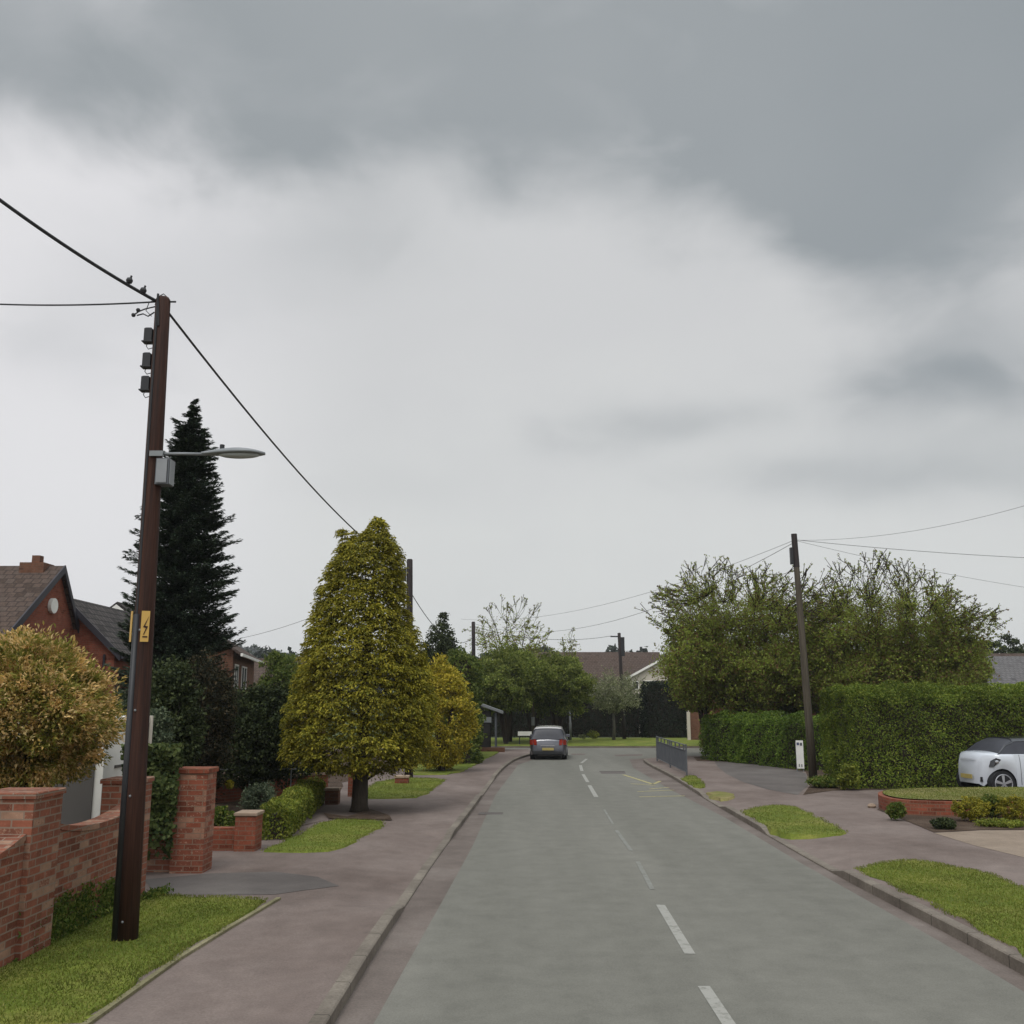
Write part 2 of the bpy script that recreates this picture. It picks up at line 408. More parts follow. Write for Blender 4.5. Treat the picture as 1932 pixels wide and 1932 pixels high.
def hedge(name, label, pts, w, z0, h, leaf, size, dens, seed=1, rough=.12, roundtop=.25, group=None, cat='hedge', hvar=.05):
    """clipped hedge along a ground polyline"""
    t = thing(name, label, cat, (pts[0][0], pts[0][1], z0), 0, group)
    P = []; ND = []
    core = MB()
    for (a, b) in zip(pts[:-1], pts[1:]):
        a = np.array(a[:2], float); b = np.array(b[:2], float); l = np.linalg.norm(b - a); u = (b - a) / l; v = np.array([-u[1], u[0]])
        per = 2 * h + w; area = l * per + 2 * w * h; n = int(area * dens)
        s = RS.random(n) * (l + 2 * w * h / per); q = RS.random(n) * per
        X = np.zeros((n, 3)); Nn = np.zeros((n, 3))
        onend = s > l
        side1 = q < h; side2 = q > h + w; top = ~(side1 | side2)
        along = np.where(onend, 0, s); lat = np.where(side1, -w / 2, np.where(side2, w / 2, q - h - w / 2)); z = np.where(side1, q, np.where(side2, q - h - w, h))
        nl = np.where(side1, -1., np.where(side2, 1., 0)); nz = np.where(top, 1., 0)
        na = np.zeros(n)
        k = onend.sum(); e = RS.random(k) < .5
        along[onend] = np.where(e, 0, l); lat[onend] = (RS.random(k) - .5) * w; z[onend] = RS.random(k) * h; nl[onend] = 0; nz[onend] = 0; na[onend] = np.where(e, -1, 1)
        # round shoulders
        ex = np.clip((np.abs(lat) - (w / 2 - roundtop)) / roundtop, 0, 1) * np.clip((z - (h - roundtop)) / roundtop, 0, 1)
        z = z - ex * roundtop * .45; lat = lat * (1 - ex * .12)
        X[:, :2] = a + along[:, None] * u + lat[:, None] * v; X[:, 2] = z0 + z
        Nn[:, :2] = na[:, None] * u + nl[:, None] * v; Nn[:, 2] = nz
        X[:, 2] += top * hvar * wob(X, 1.3, seed + 5) * 2
        disp = rough * wob(X, 2.2, seed) + rough * .5 * wob(X, 6, seed + 2) - RS.random(n) ** 2 * .22
        X += Nn * disp[:, None]; X[:, 2] = np.maximum(X[:, 2], z0 + .02)
        P.append(X); ND.append(Nn)
        c = .3 if w > .9 else w * .32
        k0, k1 = (a - v * (w / 2 - c), a + v * (w / 2 - c)); k2, k3 = (b + v * (w / 2 - c), b - v * (w / 2 - c))
        core.prism([tuple(k0 + u * c * .8), tuple(k3 - u * c * .8), tuple(k2 - u * c * .8), tuple(k1 + u * c * .8)], z0, z0 + h - c)
    P = np.concatenate(P); ND = np.concatenate(ND)
    leaves('foliage', P, size, leaf, t, unit(ND * .35 + rnd(len(P)) * .7), unit(ND * .7 + rnd(len(P)) * .6 + np.array([0, 0, .3])), .6)
    core.build('branches', M['bark'], t)
    return t
def cherry(name, label, base, top, cx, rx, ry, zl, leaf, seed, tips=420, leafn=55, size=.075, group=None, spurs=60, trunk_r=.16, cat='tree', bark=None, upsparse=.75, limbs=9):
    """broad tree: trunk, limbs, twigs with leaves set along them, bare spurs at the top"""
    r = np.random.default_rng(seed)
    t = thing(name, label, cat, base, 0, group)
    b = np.array(base, float); fork = b + np.array([0, 0, zl * .8 + .2]); H = top - zl
    C = np.array([cx[0], cx[1], base[2] + zl + H * .42])
    wood = MB()
    wood.tube([b, b + (fork - b) * .5 + np.array([.05, .03, 0]), fork], [trunk_r * 1.35, trunk_r, trunk_r * .9], 10)
    LN = []
    for k in range(limbs):
        a = 6.28 * k / limbs + r.random() * .5; el = .35 + .6 * r.random()
        e = C + np.array([math.cos(a) * rx * .62 * math.cos(el * .8), math.sin(a) * ry * .62 * math.cos(el * .8), H * .42 * math.sin(el) * 1.0])
        mid = fork + (e - fork) * .45 + np.array([0, 0, .25 * r.normal()]) + np.array([0, 0, -.1 * H * .3])
        pts = [fork + (mid - fork) * s * (2 - s) * .5 * 1 if False else None for s in (0,)]
        q = [fork, fork + (mid - fork) * .5 + r.normal(size=3) * .08, mid, mid + (e - mid) * .5 + r.normal(size=3) * .12, e]
        wood.tube(q, [trunk_r * .62, trunk_r * .5, trunk_r * .4, trunk_r * .26, trunk_r * .13], 6, False)
        for s in np.linspace(0, 1, 9):
            i = min(3, int(s * 4)); f_ = s * 4 - i; LN.append(q[i] * (1 - f_) + q[i + 1] * f_)
    for k in range(limbs * 5):
        d = unit(r.normal(size=(1, 3)))[0]; e = C + d * np.array([rx, ry, H * .5]) * (.45 + .35 * r.random()) * float((np.abs(d) ** 3.2).sum() ** (-1 / 3.2))
        A_ = np.array(LN[1:]); j = A_[int(np.argmin(np.linalg.norm(A_ - e, axis=1) + 1.2 * np.maximum(0, A_[:, 2] - e[2])))]
        md_ = (j + e) / 2 + r.normal(size=3) * .1; wood.tube([j, md_, e], [trunk_r * .2, trunk_r * .14, trunk_r * .07], 5, False)
        for s in (.4, .7, 1.): LN.append(j + (e - j) * s)
    LN = np.array(LN[1:])
    tw = MB(); P = []; Dn = []; S = []
    for k in range(tips + spurs):
        d = unit(r.normal(size=(1, 3)))[0]
        spur = k >= tips
        if spur: d[2] = abs(d[2]) * .9 + .25; d = d / np.linalg.norm(d)
        elif d[2] < 0: d[2] *= .75
        rad = (r.random() ** .33) if not spur else .98 + .20 * r.random()
        kk = float((np.abs(d) ** 3.2).sum() ** (-1 / 3.2)) * .93 + .14 * math.sin(d[0] * 5 + seed) * math.cos(d[1] * 4 + seed * 2) + .08 * math.sin(d[2] * 9 + seed)
        tip = C + d * np.array([rx, ry, H * (.56 if spur else .46) if d[2] > 0 else H * .45]) * rad * kk
        dist = np.linalg.norm(LN - tip, axis=1) + .6 * np.maximum(0, LN[:, 2] - tip[2]); j = LN[int(np.argmin(dist))]
        mid = (j + tip) / 2 + r.normal(size=3) * .12 * np.linalg.norm(tip - j)
        q = [j, mid, tip]
        ln = np.linalg.norm(tip - j)
        tw.tube(q, [.010 + .006 * ln, .010, .005 if not spur else .018], 3, False)
        hz = (tip[2] - (base[2] + zl)) / H
        m = int(leafn * (1 - upsparse * max(0, (hz - .25) / .75)) * (.6 + .8 * r.random()))
        if spur: m = int(m * .9 + 9)
        s = (r.random(7) ** .75)[r.integers(0, 7, m)]
        pp = np.where(s[:, None] < .5, j + (mid - j) * (s[:, None] * 2), mid + (tip - mid) * (s[:, None] * 2 - 1))
        sp = (.05 if spur else .24 * (1.2 - .5 * max(0, hz)))
        cj = r.normal(size=(7, 3)) * sp
        P.append(pp + cj[r.integers(0, 7, m)] * (0 if spur else 1) + r.normal(size=(m, 3)) * (.05 if spur else .085)); Dn.append(np.tile(d, (m, 1))); S.append(np.full(m, size * (.75 if hz > .6 else 1)))
        if spur:
            for _ in range(2):
                f_ = .4 + .5 * r.random(); b0 = mid + (tip - mid) * f_; e0 = b0 + (tip - mid) * .25 + r.normal(size=3) * .14
                tw.tube([b0, e0], [.016, .012], 3, False)
                P.append(e0 + r.normal(size=(5, 3)) * .03); Dn.append(np.tile(d, (5, 1))); S.append(np.full(5, size * .8))
    P = np.concatenate(P); Dn = np.concatenate(Dn); S = np.concatenate(S)
    leaves('crown', P, S, leaf, t, unit(Dn * .3 + rnd(len(P))), unit(rnd(len(P)) * .7 + np.array([0, 0, .8])), .6)
    wood.add(tw.v, tw.f).build('trunk', bark or M['bark'], t, smooth=True)
    return t

# ------------------------------------------------------------------ ground, road, pavements
struct('ground', MB().sheet([(-900, -60), (900, -60), (900, 1500), (-900, 1500)], -.03), M['field'])
def lin(path, ys):
    """insert points at given Y values"""
    out = []
    for a, b in zip(path[:-1], path[1:]):
        out.append(a)
        if b[1] > a[1]:
            for y in ys:
                if a[1] < y < b[1]:
                    k = (y - a[1]) / (b[1] - a[1]); out.append((a[0] + (b[0] - a[0]) * k, y))
    out.append(path[-1]); return out
LK = [(-1.42, -6), G(625, 1932, 0), G(770, 1702, 0), G(830, 1612, 0), G(885, 1540, 0), G(940, 1461, 0), G(960, 1443, 0), G(975, 1434, 0), G(1003, 1425, 0), G(1030, 1420, 0), (2.6, 51.3), (2.3, 52.6), (.8, 53.2), (-3, 53.4), (-40, 54)]
RK = [(4.62, -6), G(1932, 1842, 0), G(1800, 1768, 0), G(1560, 1643, 0), G(1380, 1537, 0), G(1330, 1508, 0), G(1265, 1466, 0), G(1225, 1446, 0), G(1214, 1438, 0), (5.75, 44.2), (6.6, 45.6), (8.2, 46.6), (12, 47.2), (60, 50)]
bl = [12.2, 12.9, 18.8, 19.6, 27, 27.8, 33, 34]; br_ = [14.9, 15.5, 19.6, 20.3, 24.0, 24.8, 27.2, 28]
def smooth_path(p, it=2):
    for _ in range(it):
        q = [p[0]]
        for a, b in zip(p[:-1], p[1:]):
            q += [(a[0] * .75 + b[0] * .25, a[1] * .75 + b[1] * .25), (a[0] * .25 + b[0] * .75, a[1] * .25 + b[1] * .75)]
        q.append(p[-1]); p = q
    return p
LK = lin(smooth_path(LK), bl); RK = lin(smooth_path(RK), br_)
def hl(p):
    y = p[1]
    return float(np.interp(y, [12.2, 12.9, 18.8, 19.6, 27, 27.8, 33, 34], [.115, .03, .03, .10, .10, .04, .04, .10]))
def hr(p):
    y = p[1]
    return float(np.interp(y, [14.9, 15.5, 19.6, 20.3, 24, 24.8, 27.2, 28], [.125, .03, .03, .11, .11, .03, .03, .10]))
def offs(path, d):
    out = []
    for i, p in enumerate(path):
        a = path[max(0, i - 1)]; b = path[min(len(path) - 1, i + 1)]
        t = Vector((b[0] - a[0], b[1] - a[1])).normalized(); out.append((p[0] - t.y * d, p[1] + t.x * d))
    return out
def kerb(name, path, hf, side):
    mb = MB(); back = offs(path, .13 * side); fr = offs(path, .015 * side); n = len(path); vs = []
    for i in range(n):
        h = hf(path[i])
        vs += [(path[i][0], path[i][1], -.02), (path[i][0], path[i][1], h - .012), (fr[i][0], fr[i][1], h), (back[i][0], back[i][1], h + .002), (back[i][0], back[i][1], -.02)]
    fs = []
    for i in range(n - 1):
        for k in range(4):
            q = (i * 5 + k, (i + 1) * 5 + k, (i + 1) * 5 + k + 1, i * 5 + k + 1)
            fs.append(q if side > 0 else q[::-1])
    mb.add(vs, fs); o = struct(name, mb, M['kerb'])
    return back
bL = kerb('kerb', LK, hl, 1); bR = kerb('kerb', RK, hr, -1)
ZP = .1
def pavement(back, hf, side, wide, far):
    inner = [(p[0] - side * .9, p[1]) if p[1] < 44 else (p[0] - side * .9, p[1] - .5) for p in back]
    mb = MB(); n = len(back)
    vs = [(p[0], p[1], hf(p)) for p in back] + [(p[0], p[1], ZP) for p in inner]
    fs = [((i, i + 1, n + i + 1, n + i) if side > 0 else (n + i, n + i + 1, i + 1, i)) for i in range(n - 1)]
    mb.add(vs, fs)
    poly = inner + far
    mb.sheet(poly, ZP)
    return mb
struct('road', MB().sheet([(-60, -8), (70, -8), (70, 44), (-60, 44)][:0] or [(-3.0, -8), (7, -8), (7, 40), (70, 44), (70, 57.5), (-60, 57.5), (-60, 46), (-3, 46)], 0), M['oldroad'])
k = [i for i, p in enumerate(bL) if p[1] < 53.6]
struct('pavement', pavement(bL, hl, 1, 0, [(-45, 53.3), (-45, -6)]), M['pave'])
struct('pavement', pavement(bR, hr, -1, 0, [(60, 49), (60, -6)]), M['pave'])
# newer grey-green dressing, stopping short of the kerbs
dl = [G(705, 1932, 0), G(835, 1700, 0), G(890, 1600, 0), G(935, 1500, 0), G(978, 1443, 0), G(1010, 1432, 0)]
dr_ = [G(1932, 1872, 0), G(1770, 1775, 0), G(1510, 1628, 0), G(1368, 1543, 0), G(1265, 1490, 0), G(1195, 1449, 0)]
dress = [(-.95, -6)] + dl + [(3.0, 51.5), (-30, 55.2), (-30, 56.9), (60, 56.9), (60, 50.8), (12, 48.1), (7.5, 47.3), (5.3, 45.6)] + dr_[::-1] + [(4.25, -6)]
struct('road', MB().sheet(dress, .004), M['asphalt'])

def verge(poly, mat='grass', z=.112, bump=.018, name='grass_verge'):
    """grass patch with a slightly rounded raised edge"""
    n = len(poly); poly = smooth_path(list(poly) + [poly[0]], 1)[:-1]
    fine = []
    for i in range(len(poly)):
        a_, b_ = Vector(poly[i]), Vector(poly[(i + 1) % len(poly)]); k_ = max(1, int((b_ - a_).length / .22))
        for j in range(k_):
            p_ = a_.lerp(b_, j / k_); w_ = .035 * math.sin(p_.x * 9 + p_.y * 5) + .025 * math.sin(p_.x * 23 - p_.y * 14) + random.uniform(-.02, .02)
            fine.append((p_.x + w_, p_.y + w_ * .6))
    poly = fine
    cx = sum(p[0] for p in poly) / len(poly); cy = sum(p[1] for p in poly) / len(poly)
    ins = []
    for p in poly:
        d = Vector((cx - p[0], cy - p[1])); l = d.length; ins.append((p[0] + d.x / l * min(.12, l * .3), p[1] + d.y / l * min(.12, l * .3)))
    a = sum(poly[i][0] * poly[(i + 1) % len(poly)][1] - poly[(i + 1) % len(poly)][0] * poly[i][1] for i in range(len(poly)))
    if a < 0: poly = poly[::-1]; ins = ins[::-1]
    m = len(poly)
    mb = MB().add([(p[0], p[1], .03) for p in poly] + [(p[0], p[1], z + bump) for p in ins],
                  [(i, (i + 1) % m, m + (i + 1) % m, m + i) for i in range(m)] + [tuple(range(m, 2 * m))])
    struct(name, mb, M[mat]); VERG.append((poly, z + bump))
VERG = []
v1 = [(-4.75, 7.9), (-3.95, 7.95), (-3.2, 8.02), (-3.17, 8.1)] + [(G(x_, y_)[0] + .0, G(x_, y_)[1]) for x_, y_ in ((160, 1933), (200, 1905), (245, 1872), (290, 1840), (330, 1812), (378, 1783), (425, 1754), (470, 1727))] + [G(510, 1702), G(518, 1698), G(400, 1694), G(300, 1692), (-4.75, 13.0)]
verge(v1)
v2 = [G(492, 1609), G(560, 1611), G(640, 1608), G(700, 1575), G(740, 1552), G(690, 1548), G(620, 1547), G(560, 1575)]
verge(v2)
v3 = [G(690, 1508), G(740, 1508), G(800, 1506), G(835, 1478), G(845, 1470), G(760, 1468), G(690, 1480)]
verge(v3)
v4 = [G(780, 1463), G(860, 1462), G(895, 1445), G(950, 1416), G(930, 1411), G(895, 1412), G(840, 1425), G(760, 1450)]
verge(v4)
v5 = [G(1612, 1642), G(1665, 1627), G(1740, 1624), G(1850, 1645), G(1950, 1682), G(2050, 1730), G(2065, 1880), G(1975, 1832), G(1842, 1758), G(1722, 1694)]
verge(v5)
v6 = [G(1393, 1533), G(1425, 1524), G(1470, 1519), G(1510, 1526), G(1560, 1550), G(1606, 1573), G(1590, 1579), G(1500, 1580), G(1462, 1572)]
verge(v6)
v7 = [G(1283, 1471), G(1300, 1463), G(1318, 1468), G(1333, 1482), G(1325, 1490), G(1305, 1484)]
verge(v7)
verge([G(1330, 1495), G(1360, 1492), G(1395, 1500), G(1385, 1507), G(1350, 1508)], 'drygrass', .106, .004)
verge([(-60, 57.6), (60, 57.0), (60, 70), (-60, 70)], 'grass', .06, .05)
struct('kerb', MB().prism([(-60, 57.3), (60, 56.7), (60, 56.85), (-60, 57.45)], 0, .09), M['kerb'])
# gardens
struct('garden', MB().sheet([(-4.85, -6), (-4.85, 12.9), (-40, 12.9), (-40, -6)], .107), M['garden'])
struct('garden', MB().sheet([(-5.0, 17.1), (-4.5, 19), G(620, 1546), G(560, 1560), (-4.6, 22), (-5.2, 24.5), (-4.9, 29.5), (-5.2, 31), (-4.2, 37), (-3.2, 44), (-2.4, 52.6), (-40, 52.6), (-40, 17.1)], .107), M['soil'])
struct('garden', MB().sheet([G(655, 1542), G(700, 1528), G(735, 1540), G(740, 1549), G(690, 1547), G(620, 1546), G(610, 1535)], .120), M['soil'])
struct('driveway', MB().sheet([G(270, 1660), G(400, 1648), G(520, 1645), G(600, 1655), G(640, 1672), G(560, 1682), G(520, 1688), G(300, 1690)], .1045), M['greytar'])
struct('driveway', MB().sheet([G(1345, 1432), G(1420, 1438), G(1500, 1450), G(1520, 1460), G(1525, 1482), G(1505, 1500), G(1450, 1490), G(1400, 1475), G(1370, 1460), G(1355, 1448)], .1045), M['greytar'])
struct('driveway', MB().sheet([G(1762, 1572), G(1850, 1567), (24, G(1932, 1565)[1]), (24, G(1932, 1616)[1]), G(1932, 1618), G(1840, 1596)], .1045), M['buff'])
# edging strip along the left verge
ed = [G(150, 1940), G(330, 1812), G(425, 1754), G(522, 1697)]
mb = MB()
e2 = offs(ed, -.055)
mb.prism(ed + e2[::-1], .09, .128)
o = struct('kerb', mb, M['edging'])

# ------------------------------------------------------------------ road markings
def paintmat(name, c, under, lo, hi):
    m, nt, out = newmat(name)
    v = coords(nt, 'Object'); f = noise(nt, v, 9, 6, .75)
    k = ramp(nt, f, [(lo, 0.0), (hi, 1.0)])
    x = mixc(nt, k.outputs[0], under, c); finish(nt, out, x, .7, .3); return m
M['paint'] = paintmat('worn_white_paint', (.30, .29, .26), (.155, .150, .128), .32, .5)
M['paintfaint'] = paintmat('faint_white_paint', (.22, .22, .20), (.155, .150, .128), .42, .62)
M['yellow'] = paintmat('faded_yellow_paint', (.38, .33, .15), (.16, .145, .09), .32, .55)
def dash(pa, pb, wd, mat, z=.008):
    a = Vector(G(*pa, 0)); b = Vector(G(*pb, 0)); d = (b - a).normalized(); n = Vector((-d.y, d.x)) * wd / 2
    return MB().sheet([tuple(a + n), tuple(b + n), tuple(b - n), tuple(a - n)], z)
DASH = [((1386, 1950), (1328, 1862), .11, 'paint'), ((1302, 1801), (1246, 1708), .11, 'paint'), ((1231, 1679), (1203, 1626), .07, 'paintfaint'),
        ((1191, 1606), (1163, 1567), .07, 'paintfaint'), ((1157, 1556), (1140, 1528), .05, 'paintfaint'), ((1125, 1504), (1112, 1482), .12, 'paint'), ((1109, 1476), (1100, 1461), .11, 'paint'),
        ((1098, 1455), (1095, 1444), .12, 'paint'), ((1097, 1440), (1107, 1432), .12, 'paint')]
for pa, pb, w_, m_ in DASH: struct('road_marking', dash(pa, pb, w_, M[m_]), M[m_])
for pa, pb in [((1206, 1504), (1292, 1502)), ((1203, 1494), (1272, 1491)), ((1176, 1462), (1232, 1480)), ((1232, 1480), (1246, 1474)), ((1190, 1479), (1236, 1482)), ((1226, 1489), (1262, 1486))]:
    struct('road_marking', dash(pa, pb, .11, M['yellow']), M['yellow'])
# repaired patches and iron covers
for poly, m_ in [([G(1130, 1455, 0), G(1178, 1455, 0), G(1181, 1460, 0), G(1135, 1460, 0)], 'greytar'), ([G(1160, 1424, 0), G(1212, 1423, 0), G(1212, 1426, 0), G(1160, 1427, 0)], 'oldroad'),
                 ([G(1078, 1422, 0), G(1105, 1422, 0), G(1103, 1424.5, 0), G(1078, 1424.5, 0)], 'oldroad'), ([G(905, 1533, 0), G(950, 1533, 0), G(948, 1537, 0), G(902, 1537, 0)], 'greytar')]:
    struct('road', MB().sheet(poly, .007), M[m_])

# ------------------------------------------------------------------ brick garden walls on the left
def swoop(y0, y1, z_a, z_m, z_b, n=14):
    """top line of a wall dipping between two piers"""
    out = []
    for i in range(n + 1):
        s = i / n; base = z_a * (1 - s) ** 2.2 + z_b * s ** 2.2; k = (1 - s) ** 2.2 + s ** 2.2
        out.append((y0 + (y1 - y0) * s, base + z_m * (1 - k)))
    return out
wall = thing('brick_wall', 'old mottled red brick garden wall dipping between square piers beside the near grass verge', 'wall', (-4.75, 11, .1))
def wallpanel(y0, y1, za, zm, zb, xc=-4.77, th=.225):
    t_ = swoop(y0, y1, za, zm, zb)
    poly = [(xc - th / 2, y0, .08)] + [(xc - th / 2, y, z) for y, z in t_] + [(xc - th / 2, y1, .08)]
    mb = MB(); mb.extr(poly, (th, 0, 0)); p_ = mb.build('wall_panel', M['brick_old'], wall)
    cp = MB(); n = len(t_); vs = []
    for (y, z) in t_:
        for x, dz in ((xc - th / 2 - .012, .003), (xc - th / 2 - .012, .06), (xc + th / 2 + .012, .06), (xc + th / 2 + .012, .003)): vs.append((x, y, z + dz))
    fs = [(0, 1, 2, 3), tuple((n - 1) * 4 + k for k in (3, 2, 1, 0))]
    for i in range(n - 1):
        for k in range(4): fs.append((i * 4 + k, (i + 1) * 4 + k, (i + 1) * 4 + (k + 1) % 4, i * 4 + (k + 1) % 4))
    cp.add(vs, [f[::-1] for f in fs]); cp.build('coping', M['brick_old'], p_)
def W1(px, py, X): return WX(px, py, X)
zt1 = W1(113, 1487, -4.6).z
wallpanel(6.0, 9.8, 1.25, .72, W1(50, 1585, -4.65).z)
zlow = W1(133, 1578, -4.65).z
wallpanel(10.42, 12.72, zlow + .12, zlow - .1, W1(228, 1534, -4.65).z)
def pier(y0, y1, x0, x1, ztop, parent, mat, capm=None, z0=.08, name='pier'):
    p_ = MB().box(x0, x1, y0, y1, z0, ztop - .06).build(name, M[mat], parent, bevel=.006)
    MB().box(x0 - .02, x1 + .02, y0 - .02, y1 + .02, ztop - .057, ztop, .01).build('capstone', M[capm or mat], p_)
pier(9.8, 10.42, -5.16, -4.6, zt1, wall, 'brick_old')
pier(12.72, 13.2, -5.14, -4.68, W1(276, 1467, -4.68).z, wall, 'brick_old')
# tall pillar and ivy-covered side wall
pl = G(325, 1648); pr_ = G(381, 1648)
pilz = D(350, 1450, pl[1]).z
gp = thing('brick_pillar', 'tall flaking red brick gate pillar with pale spalled bricks beside the driveway', 'pillar', (pl[0] + .2, pl[1] + .2, .1))
MB().box(pl[0] - .05, pr_[0], pl[1], pl[1] + .46, .09, pilz - .07).build('shaft', M['brick_pillar'], gp, bevel=.006)
MB().box(pl[0] - .075, pr_[0] + .02, pl[1] - .02, pl[1] + .48, pilz - .067, pilz, .008).build('capstone', M['brick_red'], gp)
sw = thing('side_wall', 'dark brick side wall overgrown with ivy between the gate pillars', 'wall', (-5.9, pl[1] + .2, .1))
MB().box(-5.62, pl[0] - .053, pl[1] + .1, pl[1] + .32, .09, 1.5).build('wall_panel', M['brick_old'], sw)
n = 5200
P = np.stack([RS.uniform(-5.66, pl[0] + .02, n), pl[1] + .1 - RS.random(n) ** 1.5 * .32, .75 + RS.random(n) ** .8 * 1.15], 1)
P[:, 2] -= .45 * (RS.random(n) < .25)
P[:, 1] -= .12 * wob(P, 4, 3)
iv = thing('ivy', 'glossy green ivy hanging over the dark side wall left of the tall brick pillar', 'climbing plant', (-5.7, pl[1], 1.0))
leaves('foliage', P, .075, L['ivy'], iv, unit(rnd(n) * .6 + np.array([0, -.2, -.5])), unit(np.array([0, -1., .4]) + rnd(n) * .5), .8)
# low wall with its pier
lw = thing('brick_wall', 'low plain red brick wall ending in a short square pier at the clipped hedge', 'wall', (-4.8, 17.1, .1))
y0 = G(460, 1606)[1]
MB().box(-6.8, G(443, 1605)[0], y0 + .06, y0 + .29, .09, D(420, 1563, y0).z).build('wall_panel', M['brick_red'], lw, bevel=.006)
zt = D(460, 1533, y0).z
q_ = MB().box(G(443, 1605)[0] + .003, G(481, 1606)[0], y0 - .03, y0 + .42, .09, zt - .05).build('pier', M['brick_red'], lw, bevel=.006)
MB().box(G(443, 1605)[0] - .015, G(481, 1606)[0] + .02, y0 - .05, y0 + .44, zt - .047, zt, .008).build('capstone', M['stone'], q_)
# neighbours' piers and wall further on
def lonepier(px, py, wpx, ytop, label, mat='brick_red', cap='stone'):
    g = G(px, py); w_ = wpx * g[1] / F / 2; z_ = D(px, ytop, g[1]).z
    t = thing('gate_pier', label, 'pier', (g[0], g[1] + w_, .1))
    MB().box(g[0] - w_, g[0] + w_, g[1], g[1] + 2 * w_, .09, z_ - .06).build('shaft', M[mat], t, bevel=.005)
    MB().box(g[0] - w_ - .02, g[0] + w_ + .02, g[1] - .02, g[1] + 2 * w_ + .02, z_ - .057, z_, .01).build('capstone', M[cap], t)
lonepier(625, 1518, 24, 1487, 'small brown gate pier with pale cap at the far end of the clipped hedge', 'brick_brown')
lonepier(664, 1503, 16, 1452, 'slim red brick gate pier just left of the cypress trunk')
lonepier(757, 1480, 24, 1464, 'low red brick pier under the golden cypress, right of its trunk')
gw = thing('brick_wall', 'dark red boundary wall deep in the shrubs behind the clipped hedge', 'wall', (-7, 24, .1))
a_ = G(400, 1530); b_ = G(600, 1502)
MB().prism([(-9.5, 22.6), (-4.9, 27.0), (-5.1, 27.15), (-9.7, 22.8)], .09, .62).build('wall_panel', M['brick_red'], gw)
MB().prism([(-9.52, 22.58), (-4.88, 26.98), (-5.12, 27.17), (-9.72, 22.82)], .622, .68).build('coping', M['stone'], gw)
MB().box(-6.35, -6.05, 26.2, 26.5, .09, 1.15).build('pier', M['brick_red'], gw)
for k_ in range(1):
    rl = thing('garden_rail', 'thin pale handrail along the boundary wall behind the hedge', 'rail', (-6, 25, .1))
    MB().tube([(-7.4, 24.2, .93), (-5.2, 24.4, .93)], .014, 6).build('top_rail', M['lampgrey'], rl)
    for x in (-7.3, -6.3, -5.3): MB().tube([(x, 24.3, .1), (x, 24.3, .93)], .012, 6).build('post', M['lampgrey'], rl)

# raised lawn with curved retaining wall on the right
zr = .41
edge = [G(1932 + 260, 1514, zr), G(1932, 1513, zr), G(1800, 1513, zr), G(1725, 1511, zr), G(1688, 1508, zr), G(1664, 1503, zr), G(1654, 1497, zr), G(1662, 1492, zr), G(1700, 1489, zr), G(1800, 1487, zr), G(1932, 1486.5, zr), G(1932 + 260, 1486.5, zr)]
edge = smooth_path(edge, 2)
rw = thing('retaining_wall', 'low curved red brick wall holding up the raised front lawn', 'wall', (edge[20][0], edge[20][1], .1))
n_ = len(edge); inn = offs(edge, -.11)
mb = MB(); vs = []
for p, q in zip(edge, inn): vs += [(p[0], p[1], .08), (p[0], p[1], zr - .01), (p[0] , p[1] , zr + .0), (q[0], q[1], zr + .004), (q[0], q[1], .08)]
fs = []
for i in range(n_ - 1):
    for k in range(4): fs.append((i * 5 + k, i * 5 + k + 1, (i + 1) * 5 + k + 1, (i + 1) * 5 + k))
mb.add(vs, [f[::-1] for f in fs]).build('wall_panel', M['brick_red'], rw)
o = MB().sheet(inn, zr + .03); 
struct('lawn', o, M['grass'] if 0 else M['drygrass'])
VERG.append((inn, zr + .03))
struct('garden', MB().sheet([G(1655, 1528), G(1660, 1524), G(1740, 1520), G(1932, 1520), G(2200, 1520), G(2200, 1570), G(1932, 1566), G(1850, 1567), G(1762, 1571), G(1700, 1545)], .109), M['soil'])
struct('garden', MB().sheet([G(1515, 1500), G(1570, 1492), G(1650, 1490), (13, 27.8), (40, 27.8), (40, 46), (12, 46), (8.2, 45.6), G(1315, 1436), G(1400, 1438), G(1520, 1456), G(1530, 1480)], .107), M['soil'])

# ------------------------------------------------------------------ poles, lamps, cables
def leanpole(name, label, base, top, r0, r1, mat, group=None):
    t = thing(name, label, 'utility pole', base, 0, group)
    b = Vector(base); e = Vector(top)
    pts = [b - Vector((0, 0, .1))] + [b + (e - b) * s for s in (.25, .5, .75)] + [e - (e - b).normalized() * .03, e]
    MB().tube(pts, [r0, r0 * .75 + r1 * .25, (r0 + r1) / 2, r1 * .75 + r0 * .25, r1, r1 * .8], 20).build('shaft', M[mat], t, smooth=True)
    return t, lambda s: b + (e - b) * s
def at_y(py, Y, base, top):
    """fraction along pole for picture height py"""
    z = D(966, py, Y).z; return (z - base[2]) / (top[2] - base[2])
pb = (*G(237, 1777), .1); PY = pb[1]
pt = tuple(D(308, 562, PY))
p1, f1 = leanpole('telegraph_pole', 'tall dark brown telegraph pole on the left verge carrying a street lamp', pb, pt, .122, .083, 'pole')
def on1(py): return f1(at_y(py, PY, pb, pt))
